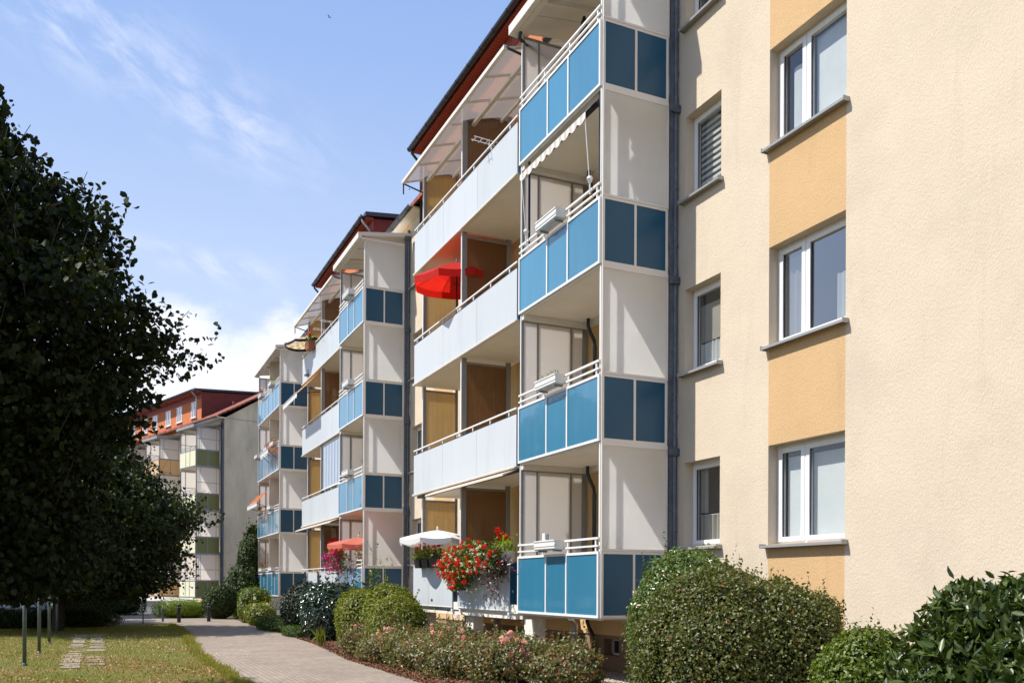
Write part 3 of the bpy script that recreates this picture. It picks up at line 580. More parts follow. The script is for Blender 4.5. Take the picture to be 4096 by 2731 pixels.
# balcony doors in the recessed back walls
def balcony_door(par, y, k, wd=.95, h=2.15):
    z = Z0 + PH * k + .16; key = ('door', wd)
    o = link('balcony_door', boxes(key, 'pvc', [((-.045, 0, 0), (.0, .07, h)), ((-.045, wd - .07, 0), (.0, wd, h)), ((-.045, .07, 0), (.0, wd - .07, .09)), ((-.045, .07, h - .07), (.0, wd - .07, h))]), par, (W - .003, y, z))
    link('pane', boxes(('door_pane', wd), 'glass', [((-.028, .07, .09), (-.022, wd - .07, h - .07))]), o); link('curtain', boxes(('door_curtain', wd), 'curtb', [((-.012, .07, .09), (-.006, wd - .07, h - .07))]), o)
for k in range(4):
    for yy in (12.55, 15.9, 19.6, 26.55, 29.9, 33.5, 40.6, 43.6): balcony_door(b1, yy, k)
    for yy in (20.65,): balcony_door(b1, yy, k, .7, 1.9)
# balconies
for k in range(4):
    tower(b1, 12.23, 3.04, k, (1.106, 1.87), top=k == 3); tower(b1, 26.24, 3.02, k, (1.106, 1.87), top=k == 3)
    tower(b1, 40.1, 5.85, k, (.98, 1.75, 2.93, 3.9, 4.85), top=k == 3, yscr=2.93)
    bay(b1, 15.55, 6.2, k, top=k == 3); bay(b1, 29.45, 6.2, k, top=k == 3)
# steel post and pipe beside every tower
for yb, nm in ((12.23, 0), (26.24, 1), (40.1, 2)):
    for k in range(4):
        pass
    o = MB().box((8.425, yb - .02, 0), (8.50, yb + .06, 12.3 if nm else 15)).build('support_post', 'galv', b1)
    q = MB().tube([(8.545, yb + .0, 0), (8.545, yb + .0, 12.45 if nm else 15)], .042, 12)
    for k in range(5):
        z = Z0 + PH * k - .1; q.box((8.41, yb - .07, z - .06), (8.595, yb - .03, z + .06)); q.box((8.57, yb - .075, z - .05), (8.62, yb - .045, z + .05)); q.tube([(8.545, yb - .06, z + 1.5), (8.545, yb - .03, z + 1.5)], .018)
        q.tube([(8.545, yb, z + .55), (8.545, yb, z + .62)], .048, 12)
    q.build('downpipe', 'galv', b1, smooth=False)
    # inner downpipe at the far wall corner with its swan neck under each slab
    for k in range(4):
        z = Z0 + PH * k; yy = yb + 2.62
        MB().tube([(8.40, yy, z - .02), (8.40, yy, z - .16), (8.44, yy, z - .26), (8.53, yy + .0, z - .42), (8.545, yy, z - .55), (8.545, yy, z - (2.66 if k else 1.09))], .036, 10).build('inner_downpipe', 'zinc', b1, smooth=True)
# support columns and beams below the lowest balconies
for y, d in ((15.14, .42), (18.15, .42), (21.2, .42), (29.2, .4), (32.2, .4), (35.1, .4), (26.6, .4), (40.4, .4), (45.5, .4)):
    MB().box((7.42, y, 0), (7.66, y + d, Z0 - .07)).build('column', 'slab', b1)
MB().box((7.3, 15.7, Z0 - .14), (7.7, 21.9, Z0 - .031)).build('floor_beam', 'slab', b1); MB().box((7.3, 29.6, Z0 - .14), (7.7, 35.6, Z0 - .031)).build('floor_beam', 'slab', b1)
for y in (15.9, 18.5, 19.0, 21.3): MB().box((7.25, y, Z0 - .1), (7.3, y + .09, Z0 - .0)).build('bracket', 'white', b1)
q = MB().tube([(8.35, 15.46, Z0 - .1), (8.47, 15.46, .85), (8.47, 15.46, 0)], .06, 12).tube([(8.47, 15.46, .62), (8.47, 15.46, .70)], .072, 12); q.build('drain_pipe', 'silver', b1, smooth=True)
q = MB().tube([(8.3, 18.9, Z0 - .15), (8.3, 18.9, .02)], .055, 12); q.build('drain_pipe', 'silver', b1, smooth=True)
# basement area railing seen under the long balcony
q = MB()
for i in range(5): q.tube([(7.9, 19.4 + i * .42, 0), (7.9, 19.4 + i * .42, .92)], .009, 6)
q.box((7.89, 19.35, .91), (7.91, 21.2, .935)); q.build('basement_railing', 'zinc', b1)
# roofs, dormer storeys, gutters
def gutter(par, x, z, ya, yb, r=.075, m='zinc'):
    g = MB(); n = 9; pr = [(x + r * math.cos(math.pi + math.pi * i / n), z + r * math.sin(math.pi + math.pi * i / n)) for i in range(n + 1)]
    pr += [(px * .0 + x + (px - x) * .88, z + (pz - z) * .88) for px, pz in pr[::-1]]
    g.prism([(px, ya, pz) for px, pz in pr], (0, yb - ya, 0))
    y = ya + .3
    while y < yb: 
        pr2 = [(x + (r + .008) * math.cos(math.pi + math.pi * i / n), z + (r + .008) * math.sin(math.pi + math.pi * i / n)) for i in range(n + 1)]; pr2 += [(x + (px - x) * .9, z + (pz - z) * .9) for px, pz in pr2[::-1]]
        g.prism([(px, y, pz) for px, pz in pr2], (0, .04, 0)); y += .78
    return g.build('gutter', m, par)
def roofs(par, ya, yb, dorms, ze=12.75, slope=.62, dh=1.62, sideM='darkred', frontM='terra'):
    xr = W + 5.6; zr = ze + .02 + slope * (xr - 8.3)
    MB().prism([(8.3, ya - .25, ze + .0), (8.3, ya - .25, ze + .12), (xr, ya - .25, zr + .12), (W + 11.3, ya - .25, ze + .12), (W + 11.3, ya - .25, ze), (xr, ya - .25, zr)], (0, yb - ya + .5, 0)).build('roof', 'roof', par)
    for yy in (ya, yb): MB().poly([(W, yy, ze), (W + 11, yy, ze), (xr, yy, zr)]).build('gable', 'cream' if par is b1 else 'gable', par)
    edges = [ya - .25] + [e for d in dorms for e in d[:2]] + [yb + .25]
    for a, b in zip(edges[::2], edges[1::2]):
        if b - a > .3: gutter(par, 8.24, ze + .03, a, b); MB().box((8.31, a, ze - .06), (W, b, ze)).build('soffit', 'slab', par)
    for d in dorms:
        a, b = d[:2]; zt = ze + dh; o = MB()
        o.prism([(W, a, ze - .05), (W, a, zt), (xr - .4, a, zt + .5), (xr - .4, a, ze)], (0, .02, 0), 1).prism([(W, b - .02, ze - .05), (W, b - .02, zt), (xr - .4, b - .02, zt + .5), (xr - .4, b - .02, ze)], (0, .02, 0), 1)
        o.box((W - .004, a + .001, ze - .9 if par is b1 else ze - .05), (W + .1, b - .001, zt), 0); dm = o.build('dormer', [frontM, sideM], par)
        MB().prism([(8.3, a - .12, zt + .02), (8.3, a - .12, zt + .16), (xr, a - .12, zt + .72), (xr, a - .12, zt + .58)], (0, b - a + .24, 0)).build('dormer_roof', 'zinc', par)
        MB().box((8.32, a - .05, zt - .06), (W, b + .05, zt + .018)).box((W - .03, a, zt - .42), (W - .005, b, zt - .061)).build('soffit_boards', 'boards', par)
        gutter(par, 8.235, zt + .06, a - .1, b + .1, .085)
        for yy in ((a + .12), (b - .05)):
            MB().tube([(8.24, yy, zt + .0), (8.26, yy, zt - .12), (8.52, yy, zt - .38), (8.54, yy, zt - .5), (8.54, yy, ze - .5)], .04, 10).build('downpipe', 'zinc' if yy > a + 1 else 'silver', par, smooth=True)
    return xr, zr
roofs(b1, -6, 47.3, [(16.4, 25.15), (30.42, 38.3)])
MB().tube([(7.1, 15.12, 12.0), (7.1, 15.2, 11.85), (7.25, 15.25, 11.78), (7.6, 15.3, 11.7), (8.54, 15.4, 11.5)], .035, 10).build('canopy_drain', 'zinc', b1, smooth=True)
# glazing, awnings and blinds belonging to single flats are separate fittings
gl = MB()
for i in range(7): gl.box((7.285, 29.6 + i * .43, 1.15), (7.31, 29.63 + i * .43, 2.72))
gl.box((7.283, 29.55, 2.66), (7.315, 32.3, 2.76)).box((7.283, 29.55, 1.12), (7.315, 32.3, 1.17))
go = thing('balcony_glazing', 'sliding glass panes closing half of a white first floor balcony', 'glazing', (0, 0, Z0 + PH))
gl.build('frame', 'white', go); MB().box((7.294, 29.6, 1.17), (7.3, 32.2, 2.66)).build('pane', 'glass2', go); MB().box((7.33, 29.6, .2), (7.34, 32.2, 2.66)).build('curtain', 'curt', go)

# ------------------------------------------------------------------ second building beyond the cross path, turned 17.8 degrees
ROT = R(17.8); ca, sa = math.cos(ROT), math.sin(ROT); A = (5.55, 60.41); dz = -.30
lx, ly = 7.16, 12.23
b2 = thing('apartment_building', 'distant block with grey gable, olive and white balcony towers and red attic storey', 'building', (A[0] - (ca * lx - sa * ly), A[1] - (sa * lx + ca * ly), dz), ROT)
W0 = W; W = 8.86
h2 = []
MB().box((W, 11.85, 0), (W + 11, 60, 12.75)).build('wall', 'gable', b2)
for k in range(4):
    tower(b2, 12.23, 2.6, k, (.95, 1.6), 'O', D=1.55, top=k == 3); tower(b2, 18.35, 2.6, k, (.95, 1.6), 'P', D=1.55, top=k == 3)
    tower(b2, 24.5, 2.6, k, (.95, 1.6), 'O', D=1.55, top=k == 3)
MB().box((8.76, 12.1, 0), (8.85, 12.2, 12.5)).build('support_post', 'galv', b2); MB().tube([(8.8, 11.95, 12.6), (8.8, 11.93, 12.3), (8.75, 11.8, 12.0), (8.75, 11.8, 0)], .06, 8).build('downpipe', 'galv', b2)
MB().box((7.3, 12.4, 0), (W, 36, Z0 - .35)).build('plinth', 'concrete', b2); MB().box((7.0, 12.3, Z0 - .3), (7.1, 28, Z0 - .05)).build('beam', 'slab', b2)
roofs(b2, 11.85, 60, [(15.4, 50)], ze=12.7, slope=.56, dh=2.25)
for i in range(9):
    y = 16.15 + i * 2.25 + (i % 2) * .25; z = 13.35; o = MB().box((W - .03, y, z), (W + .0, y + .9, z + .07)).box((W - .03, y, z + 1.02), (W, y + .9, z + 1.09)).box((W - .03, y, z + .07), (W, y + .08, z + 1.02)).box((W - .03, y + .82, z + .07), (W, y + .9, z + 1.02)).box((W - .03, y + .42, z + .07), (W, y + .48, z + 1.02)).build('window', 'pvc', b2)
    MB().box((W - .015, y + .08, z + .07), (W - .008, y + .82, z + 1.02)).build('pane', 'glass', o); MB().box((W - .1, y - .05, z - .05), (W, y + .95, z - .004)).build('sill', 'white', o)
for s_ in ((11.6, 16.3), (11.9, 15.6)):
    pass
MB().tube([(13.2, 12.6, 15.0), (13.2, 12.6, 15.75)], .07, 10).tube([(13.2, 12.6, 15.7), (13.2, 12.6, 15.8)], .11, 10).build('vent_pipe', 'clay', b2)
MB().tube([(10.6, 14.2, 13.6), (10.6, 14.2, 14.3)], .07, 10).tube([(10.6, 14.2, 14.24), (10.6, 14.2, 14.36)], .1, 10).build('vent_pipe', 'clay', b2)
W = W0

# ------------------------------------------------------------------ awnings
def scallop(V, p0, p1, n, h, dv=(0, 0, -1), seg=6):
    p0, p1 = Vector(p0), Vector(p1); dv = Vector(dv); N = n * seg
    for i in range(N):
        a, b = p0.lerp(p1, i / N), p0.lerp(p1, (i + 1) / N); ha = h * (.62 + .38 * abs(math.sin(math.pi * i / seg))); hb = h * (.62 + .38 * abs(math.sin(math.pi * (i + 1) / seg)))
        V.poly([a, b, b + dv * hb, a + dv * ha], (i // 2) % 2 if V.two else 0)
def mb(two=False):
    m = MB(); m.two = two; return m
aw = thing('striped_awning', 'rolled dark striped awning with pale scalloped edge on black poles, second floor balcony', 'awning', (0, 0, 0))
MB().tube([(7.22, 12.42, 9.33), (7.22, 14.92, 9.33)], .045, 10).build('roller', 'dark_cloth', aw)
m = mb(True); m.poly([(7.18, 12.45, 9.32), (7.18, 14.9, 9.32), (7.0, 14.9, 9.14), (7.0, 12.45, 9.14)], 0)
n = 40
m2 = MB()
for i in range(n): 
    a = 12.45 + 2.45 * i / n; b = 12.45 + 2.45 * (i + 1) / n; m2.poly([(7.19, a, 9.37), (7.19, b, 9.37), (6.98, b, 9.13), (6.98, a, 9.13)], 1 if i % 4 == 3 else 0)
m2.build('fabric', ['dark_cloth', 'white_cloth'], aw)
m = mb(True); scallop(m, (6.975, 12.45, 9.13), (6.975, 14.9, 9.13), 9, .14); m.build('valance', ['white_cloth', 'cream_cloth'], aw)
for y in (12.36, 14.96): MB().box((7.19, y, 7.95), (7.225, y + .035, 9.47)).build('pole', 'black', aw)
for y in (12.5, 14.86):
    MB().tube([(6.99, y, 9.13), (7.09, y + .02, 8.12)], .009, 6).build('arm', 'white', aw)
    MB().lathe([(.012, 0), (.012, .16), (.03, .2), (.055, .24), (.04, .28), (.01, .29)], (7.09, y, 7.86), 10).build('clamp', 'white', aw)
aw = thing('folded_awning', 'cream folded awning hanging under the long white first floor balcony beside white parasol', 'awning', (0, 0, 0))
MB().prism([(7.30, 15.62, 3.86), (6.98, 15.62, 3.74), (6.975, 15.62, 3.70), (7.30, 15.62, 3.845)], (0, 4.5, 0)).build('fabric', 'cream_cloth', aw)
MB().box((7.28, 15.6, 3.80), (7.38, 21.6, 3.845)).build('cassette', 'zinc', aw)
aw = thing('folded_awning', 'cream folded awning under the farther white balcony, above the salmon parasol', 'awning', (0, 0, 0))
MB().prism([(7.30, 29.6, 3.86), (6.95, 29.6, 3.72), (6.945, 29.6, 3.68), (7.30, 29.6, 3.845)], (0, 5.9, 0)).build('fabric', 'cream_cloth', aw)
MB().box((7.28, 29.6, 3.80), (7.38, 35.5, 3.845)).build('cassette', 'zinc', aw)
def awning(label, ya, yb, xr, zr, xf, zf, mats, nstripe=14, group=None):
    aw = thing('extended_awning', label, 'awning', (0, 0, 0), group=group); m = MB()
    for i in range(nstripe):
        a = ya + (yb - ya) * i / nstripe; b = ya + (yb - ya) * (i + 1) / nstripe; m.poly([(xr, a, zr), (xr, b, zr), (xf, b, zf), (xf, a, zf)], i % len(mats))
    m.build('fabric', mats, aw); m = mb(); scallop(m, (xf, ya, zf), (xf, yb, zf), int((yb - ya) / .28), .2); m.build('valance', 'white_cloth' if 'awn_o' in mats else mats[0], aw)
    MB().tube([(xf, ya, zf), (xf, yb, zf)], .02, 8).build('front_bar', 'white', aw)
    for y in (ya + .15, yb - .15): MB().tube([(xf, y, zf - .02), (xr, y, zr - .75)], .015, 6).build('arm', 'black', aw)
    return aw
M['awn_o'] = mat('orange_cloth', (.78, .33, .07), .8, trans=.5); M['awn_w'] = mat('pale_orange_cloth', (.82, .62, .38), .8, trans=.5)
awning('orange and cream striped awning pulled out over a white second floor balcony', 32.6, 35.3, 7.3, 9.42, 6.42, 8.55, ['awn_o', 'awn_w'], 16)
M['awn_r'] = mat('dark_red_cloth', (.45, .05, .03), .8, trans=.35)
awning('small dark red awning on the second floor of the farthest blue tower', 40.5, 42.6, 7.1, 8.0, 6.72, 7.62, ['awn_r', 'awn_o'], 12)
awning('small dark red awning on the first floor of the farthest blue tower', 42.9, 45.9, 7.1, 6.0, 6.62, 5.45, ['awn_r', 'awn_o'], 16)
o = thing('orange_blind', 'orange striped privacy blind on the ground floor behind the salmon parasol', 'blind', (0, 0, 0)); m = MB()
for i in range(14): m.box((7.36, 29.7, 1.7 + i * .11), (7.365, 31.6, 1.805 + i * .11), i % 2 if i < 8 else 0)
m.build('fabric', ['red_cloth', 'awn_o'], o)

# ------------------------------------------------------------------ parasols
def parasol(label, x, y, zb, h, r, rise, m, ns=8, val=.16, tilt=(0, 0), pole='white', mats=None, sc_n=0, check=False):
    t = thing('parasol', label, 'parasol', (x, y, zb)); c = MB(); c.two = False; top = Vector((0, 0, h)); rot = Matrix.Rotation(tilt[0], 4, 'Y') @ Matrix.Rotation(tilt[1], 4, 'X')
    def tp(v): v = rot @ Vector((v[0], v[1], v[2])); return (v.x, v.y, v.z + h)
    rings = 6
    for i in range(ns):
        a0, a1 = 2 * math.pi * i / ns, 2 * math.pi * (i + 1) / ns
        for j in range(rings):
            r0, r1 = r * j / rings, r * (j + 1) / rings; sub_ = 4
            for q in range(sub_):
                def pt(rr, f): 
                    p = Vector((rr * math.cos(a0), rr * math.sin(a0), 0)).lerp(Vector((rr * math.cos(a1), rr * math.sin(a1), 0)), f); sag = .035 * math.sin(math.pi * f) * rr / r
                    return (p.x, p.y, -rise * (rr / r) ** 1.25 - sag)
                f0, f1 = q / sub_, (q + 1) / sub_
                P_ = [pt(r0, f0), pt(r1, f0), pt(r1, f1), pt(r0, f1)]; mi = ((j + q) % 2 if check else 0)
                c.poly([tp(v) for v in (P_ if j else P_[:3])], mi)
                if j == rings - 1:
                    d0 = val * (1 if not sc_n else .7 + .3 * abs(math.sin(math.pi * f0 * sc_n))); d1 = val * (1 if not sc_n else .7 + .3 * abs(math.sin(math.pi * f1 * sc_n)))
                    if val: c.poly([tp(P_[1]), tp((P_[1][0], P_[1][1], P_[1][2] - d0)), tp((P_[2][0], P_[2][1], P_[2][2] - d1)), tp(P_[2])], 0 if not check else 2)
    c.build('canopy', mats or m, t)
    MB().tube([(0, 0, 0), (0, 0, h)], .016, 10).build('pole', pole, t)
    MB().lathe([(.006, -.02), (.02, .01), (.03, .045), (.02, .08), (.004, .09)], (0, 0, h), 10).build('finial', 'white_cloth', t)
    rb = MB()
    for i in range(ns):
        a = 2 * math.pi * i / ns; rb.tube([tp((.02, 0, -.03)), tp((r * .98 * math.cos(a), r * .98 * math.sin(a), -rise - .012))], .005, 5)
        rb.tube([(0, 0, h - .35 - rise * .5), tp((r * .5 * math.cos(a), r * .5 * math.sin(a), -rise * .45 - .01))], .004, 5)
    rb.build('rib', pole, t); MB().lathe([(.16, 0), (.15, .05), (.03, .08), (.025, .25)], (0, 0, 0), 14).build('base', 'blackp', t); return t
parasol('red parasol tilted outward on the second floor white balcony', 7.52, 19.5, Z0 + 2 * PH + .14, 2.28, 1.05, .40, 'red_cloth', tilt=(R(-3), R(2)), pole='black')
parasol('white scalloped parasol above the ground floor black flower pots', 7.38, 20.35, Z0 + .14, 1.70, .95, .22, 'white_cloth', 4 * 2, .14, sc_n=3)
parasol('salmon pink parasol on the ground floor balcony above magenta flowers', 7.42, 27.75, Z0 + .12, 1.90, 1.0, .24, 'salmon_cloth', 8, .12)
M['chk1'] = mat('ochre_check_cloth', (.62, .42, .16), .85, trans=.4); M['chk2'] = mat('cream_check_cloth', (.80, .74, .6), .85, trans=.4)
parasol('ochre checked parasol on the third floor white balcony', 7.25, 34.6, Z0 + 3 * PH + .14, 1.50, .95, .24, None, 8, .1, tilt=(R(-6), 0), mats=['chk1', 'chk2', 'dark_cloth'], check=True)
t = thing('closed_parasol', 'closed dark parasol standing on the third floor balcony of the nearest tower', 'parasol', (7.95, 14.25, Z0 + 3 * PH + .12))
MB().tube([(0, 0, 0), (0, 0, 2.3)], .016, 8).build('pole', 'grey', t); q = MB(); pr = [(.02, .9), (.10, .98), (.115, 1.15), (.085, 1.9), (.05, 2.2), (.02, 2.32)]; b_ = 24
for r_, z in pr:
    for j in range(b_): a = 2 * math.pi * j / b_; rr = r_ * (1 + .22 * (j % 2)); q.v.append((rr * math.cos(a), rr * math.sin(a), z))
for i in range(len(pr) - 1):
    for j in range(b_): q.f.append((i * b_ + j, i * b_ + (j + 1) % b_, (i + 1) * b_ + (j + 1) % b_, (i + 1) * b_ + j)); q.m.append(0)
q.build('canopy', 'dark_cloth', t)

# ------------------------------------------------------------------ planter boxes clipped to the blue tower railings
def planter(label, x, y, z, ln=.78, plant=None):
    t = thing('railing_planter', label, 'planter', (x, y, z), group='white planter boxes on tower railings'); x0, x1 = -.2, -.03
    prof = [(0, 0), (-.16, 0), (-.175, .02), (-.175, .05), (-.185, .06), (-.185, .09), (-.175, .10), (-.178, .13), (-.19, .145), (-.19, .165), (0, .165)]
    me = cached(('pl', ln), lambda: MB().prism([(px + .0, 0, pz) for px, pz in prof], (0, ln, 0)).build('tmp', 'white').data)
    link('box', me, t); link('end_plate', boxes(('ple', ln), 'taupe', [((-.165, -.006, .008), (-.01, -.001, .155))]), t)
    link('bracket', boxes(('plb', ln), 'grey', [((-.15, .1, -.03), (.02, .13, -.001)), ((-.15, ln - .13, -.03), (.02, ln - .1, -.001))]), t)
    if plant:
        P = rng.uniform(0, 1, (plant[1], 3)) * [.14, ln * .8, plant[2]] + [-.16, ln * .1, .16]; V, F = leaves(P, rng.normal(0, 1, P.shape) + [0, 0, .5], plant[3], .35, T=np.tile([0, 0, 1.], (len(P), 1))); quads('sprigs', V, F, plant[0], t)
        if len(plant) > 4: flowers(t, P[rng.choice(len(P), plant[5])] + [0, 0, .04], plant[4], 7, .035, .04)
    return t
for o in [o for o in bpy.data.objects if o.name.startswith('tmp')]: bpy.data.objects.remove(o)
_pl = planter
def planter(*a, **k):
    t = _pl(*a, **k)
    for o in [o for o in bpy.data.objects if o.name.startswith('tmp')]: bpy.data.objects.remove(o)
    return t
fl = ['ground floor', 'first floor', 'second floor', 'third floor']
for k in (0, 1, 2): planter('white planter box on the %s railing of the nearest blue tower' % fl[k] + (' with dry sprigs' if k else ''), 7.125, 13.4, Z0 + PH * k + 1.125, plant=None if k == 0 else ('l_rose', 70 if k == 1 else 60, .08, .05))
for k in (1, 2, 3): planter('white planter box on the %s railing of the middle blue tower' % fl[k], 7.125, 27.3, Z0 + PH * k + 1.125)
t3 = [(3, 41.2, 'l_lime', 'p_red'), (3, 44.0, 'l_red', 'p_red'), (2, 40.6, 'l_box', 'p_pink'), (2, 42.4, 'l_red', 'p_pink'), (2, 45.1, None, None), (1, 41.3, None, None), (1, 44.3, 'l_lime', 'p_pink'), (0, 43.6, 'l_box', 'p_red'), (0, 40.9, None, None)]
for i, (k, y, a, b) in enumerate(t3):
    far = any(kk == k and yy < y for kk, yy, *_ in t3)
    planter('%s planter on the %s of the farthest blue tower, %s end' % ('flowering' if a else 'empty white', fl[k], ('far' if y > 44 or (far and k != 2) else 'middle' if far else 'near')), 7.125, y, Z0 + PH * k + 1.125, .8, (a, 90, .22, .08, b, 10) if a else None)
# loose things on the railings
t = thing('table_lantern', 'small white lantern standing on the planter box of the ground floor blue balcony', 'lantern', (7.0, 13.82, Z0 + 1.125 + .165)); MB().box((-.05, -.05, 0), (.05, .05, .015)).box((-.05, -.05, .11), (.05, .05, .125)).box((-.05, -.05, .015), (-.035, .05, .11)).box((.035, -.05, .015), (.05, .05, .11)).build('frame', 'white', t); MB().box((-.03, -.03, .015), (.03, .03, .10)).build('shade', 'curtb', t)
def rack(label, y, z):
    t = thing('drying_rack', label, 'clothes rack', (7.24, y, z), group='small racks clipped on third floor railings'); m = MB().tube([(0, 0, 0), (0, 0, .12)], .012, 6).tube([(-.35, -.05, .12), (.3, .05, .14)], .01, 6).tube([(-.35, .1, .12), (.3, .2, .14)], .01, 6)
    for i in range(5): m.tube([(-.3 + i * .14, -.05, .12), (-.3 + i * .14, .2, .135)], .006, 6)
    m.build('frame', 'white', t); return t
rack('small folding clothes rack on the nearer third floor white parapet', 16.95, Z0 + 3 * PH + 1.13)
rack('small hooked rack on the farther third floor white parapet', 30.9, Z0 + 3 * PH + 1.13)
rack('second hooked rack on the farther third floor white parapet', 32.0, Z0 + 3 * PH + 1.13)
# potted flowers
def pot(name, label, x, y, z, s=(.2, .2, .17), m='blackp', group=None, leafs=None, fl_=None, trailing=0., loose=None):
    t = thing(name, label, 'flower pot', (x, y, z), group=group); a, b, h = s[0] / 2, s[1] / 2, s[2]
    q = MB(); q.prism([(-a * .78, -b * .78, 0), (a * .78, -b * .78, 0), (a * .78, b * .78, 0), (-a * .78, b * .78, 0)], (0, 0, .001)); n = len(q.v)
    q = MB(); q.v = [(-a * .78, -b * .78, 0), (a * .78, -b * .78, 0), (a * .78, b * .78, 0), (-a * .78, b * .78, 0), (-a, -b, h), (a, -b, h), (a, b, h), (-a, b, h)]; q.f = [(3, 2, 1, 0), (4, 5, 6, 7), (0, 1, 5, 4), (1, 2, 6, 5), (2, 3, 7, 6), (3, 0, 4, 7)]; q.m = [0] * 6
    q.box((-a - .008, -b - .008, h - .02), (a + .008, b + .008, h + .004)); q.build('pot', m, t)
    if leafs:
        mm, n, rr, hh, sz = leafs; P = rng.normal(0, .42, (n, 3)) * [rr, rr, hh] + [0, 0, h + hh * .45]; P[:, 2] = np.maximum(P[:, 2], h - trailing); V, F = leaves(P, P - [0, 0, h] + [0, 0, .2], sz, .8); quads('foliage', V, F, mm, t)
    if fl_:
        for mm, pts in fl_:
            flowers(t, pts, mm, 26, .035, .055)
            st = MB()
            for p in pts: st.tube([(0, 0, h), (p[0] * .5, p[1] * .5, (h + p[2]) * .55), tuple(p)], .004, 5)
            st.build('stem', 'l_box', t)
    return t
for i, y in enumerate((20.95, 20.4, 19.85)):
    pot('square_pot', ['black pot of red geraniums farthest along the parapet, under the white parasol', 'middle black pot of three on the pale parapet under the white parasol', 'black pot nearest the big red flower cascade'][i], 7.16, y, Z0 + .93 if i < 9 else 0, (.22, .44, .22), 'blackp', 'black pots under the white parasol', ('l_box' if i else 'l_lime', 220, .26, .22, .06), [('p_red', [(random.uniform(-.12, .08), random.uniform(-.2, .2), random.uniform(.42, .62)) for _ in range(4 if i != 1 else 3)])])
# the large geranium cascade
t = thing('geranium_cascade', 'large cascade of red and white geraniums spilling over the pale ground floor parapet', 'flowers', (7.08, 17.25, Z0 + .95), group=None)
link('window_box', MB().box((-.12, -1.3, -.05), (.1, 1.25, .13)).build('wb', 'blackp').data, t)
for o in [o for o in bpy.data.objects if o.name.startswith('wb')]: bpy.data.objects.remove(o)
def casc(n, s=1.0):
    u = rng.uniform(-1, 1, n); y = u * 1.45 * s; zt = .48 - .3 * (u + .1) ** 2; zb = -.16 - .40 * np.exp(-((u - .45) / .45) ** 2) ; f = rng.uniform(0, 1, n)
    z = zb + (zt - zb) * f; x = -.12 - .22 * np.sin(np.pi * np.clip(f * .8 + .1, 0, 1)) * np.sqrt(1 - u * u * .8) + rng.normal(0, .05, n)
    return np.stack([x, y, z], 1)
P = casc(5200); P[:, 0] += rng.uniform(0, .2, len(P)); V, F = leaves(P, rng.normal(0, 1, P.shape) + [-.8, -.4, .4], .055, .85); quads('foliage', V, F, 'l_box', t)
c = casc(230); c[:, 0] -= .03; wgt = (c[:, 1] > -.2) | (rng.uniform(0, 1, len(c)) < .45); c = c[wgt]
c += rng.normal(0, .05, c.shape); flowers(t, c, 'p_red', 16, .032, .04); flowers(t, casc(70) - [.04, 0, 0], 'p_white', 14, .028, .035)
# purple and silver foliage pot and white bowl
t = thing('trailing_plant', 'purple and silver trailing plant in a black pot beside the geranium cascade', 'plant', (7.1, 16.15, Z0 + .72)); MB().lathe([(.08, -.02), (.11, .15), (.12, .16)], (0, 0, -.04), 14).build('pot', 'blackp', t)
P = rng.normal(0, 1, (700, 3)) * [.15, .3, .17] + [-.05, .05, .2]; V, F = leaves(P, rng.normal(0, 1, P.shape), .08, .4); quads('foliage', V, F, 'l_red', t)
for yy in (-.2, .0, .25):
    P = np.stack([rng.normal(-.1, .03, 60), rng.normal(yy, .03, 60), -rng.uniform(0, .5, 60)], 1); V, F = leaves(P, rng.normal(0, 1, P.shape), .06, .4); quads('trailing_shoots', V, F, 'l_red', t)
t = thing('bowl_planter', 'white bowl planter with lime green plant next to the blue tower', 'planter', (7.22, 16.0, Z0 + 1.0)); MB().lathe([(.10, 0), (.17, .06), (.2, .17), (.21, .18), (.17, .17)], (0, 0, 0), 20).build('bowl', 'white', t, smooth=True)
P = rng.normal(0, 1, (200, 3)) * [.1, .16, .09] + [0, .03, .28]; V, F = leaves(P, rng.normal(0, 1, P.shape), .07, .7); quads('foliage', V, F, 'l_lime', t); flowers(t, [(0, -.05, .46), (.02, .28, .55), (.0, .35, .5), (-.05, .3, .62)], 'p_red', 24, .04, .06)
# magenta petunias on the middle tower
t = thing('petunia_box', 'magenta petunias hanging over the ground floor railing below the salmon parasol', 'flowers', (7.0, 28.35, Z0 + 1.12)); link('window_box', boxes('pbx', 'white', [((-.08, -.9, 0), (.1, .9, .15))]), t)
P = rng.normal(0, 1, (1500, 3)) * [.1, .5, .17] + [-.08, .15, .18]; V, F = leaves(P, rng.normal(0, 1, P.shape) + [-.5, -.5, .3], .06, .8); quads('foliage', V, F, 'l_box', t)
c = rng.normal(0, 1, (110, 3)) * [.07, .42, .16] + [-.16, .3, .16]; flowers(t, c, 'p_mag', 9, .06, .06)
t = thing('balcony_shrub', 'leafy green potted shrub on the ground floor of the middle tower', 'plant', (7.6, 27.0, Z0 + .12)); MB().lathe([(.12, 0), (.17, .28), (.18, .3)], (0, 0, 0), 14).build('pot', 'clay', t); P = rng.normal(0, 1, (900, 3)) * [.2, .3, .35] + [0, 0, 1.1]; V, F = leaves(P, rng.normal(0, 1, P.shape), .08, .6); quads('foliage', V, F, 'l_lime', t); MB().tube([(0, 0, .28), (0, 0, 1.2)], .015, 6).build('stem', 'bark', t)
pot('hanging_pot', 'brown pot of red geraniums hanging on the third floor white railing', 7.1, 33.6, Z0 + 3 * PH + .90, (.26, .6, .26), 'clay', None, ('l_box', 160, .2, .25, .08), [('p_red', [(-.05 + random.uniform(-.1, .1), random.uniform(-.3, .3), random.uniform(.45, .68)) for _ in range(6)])])

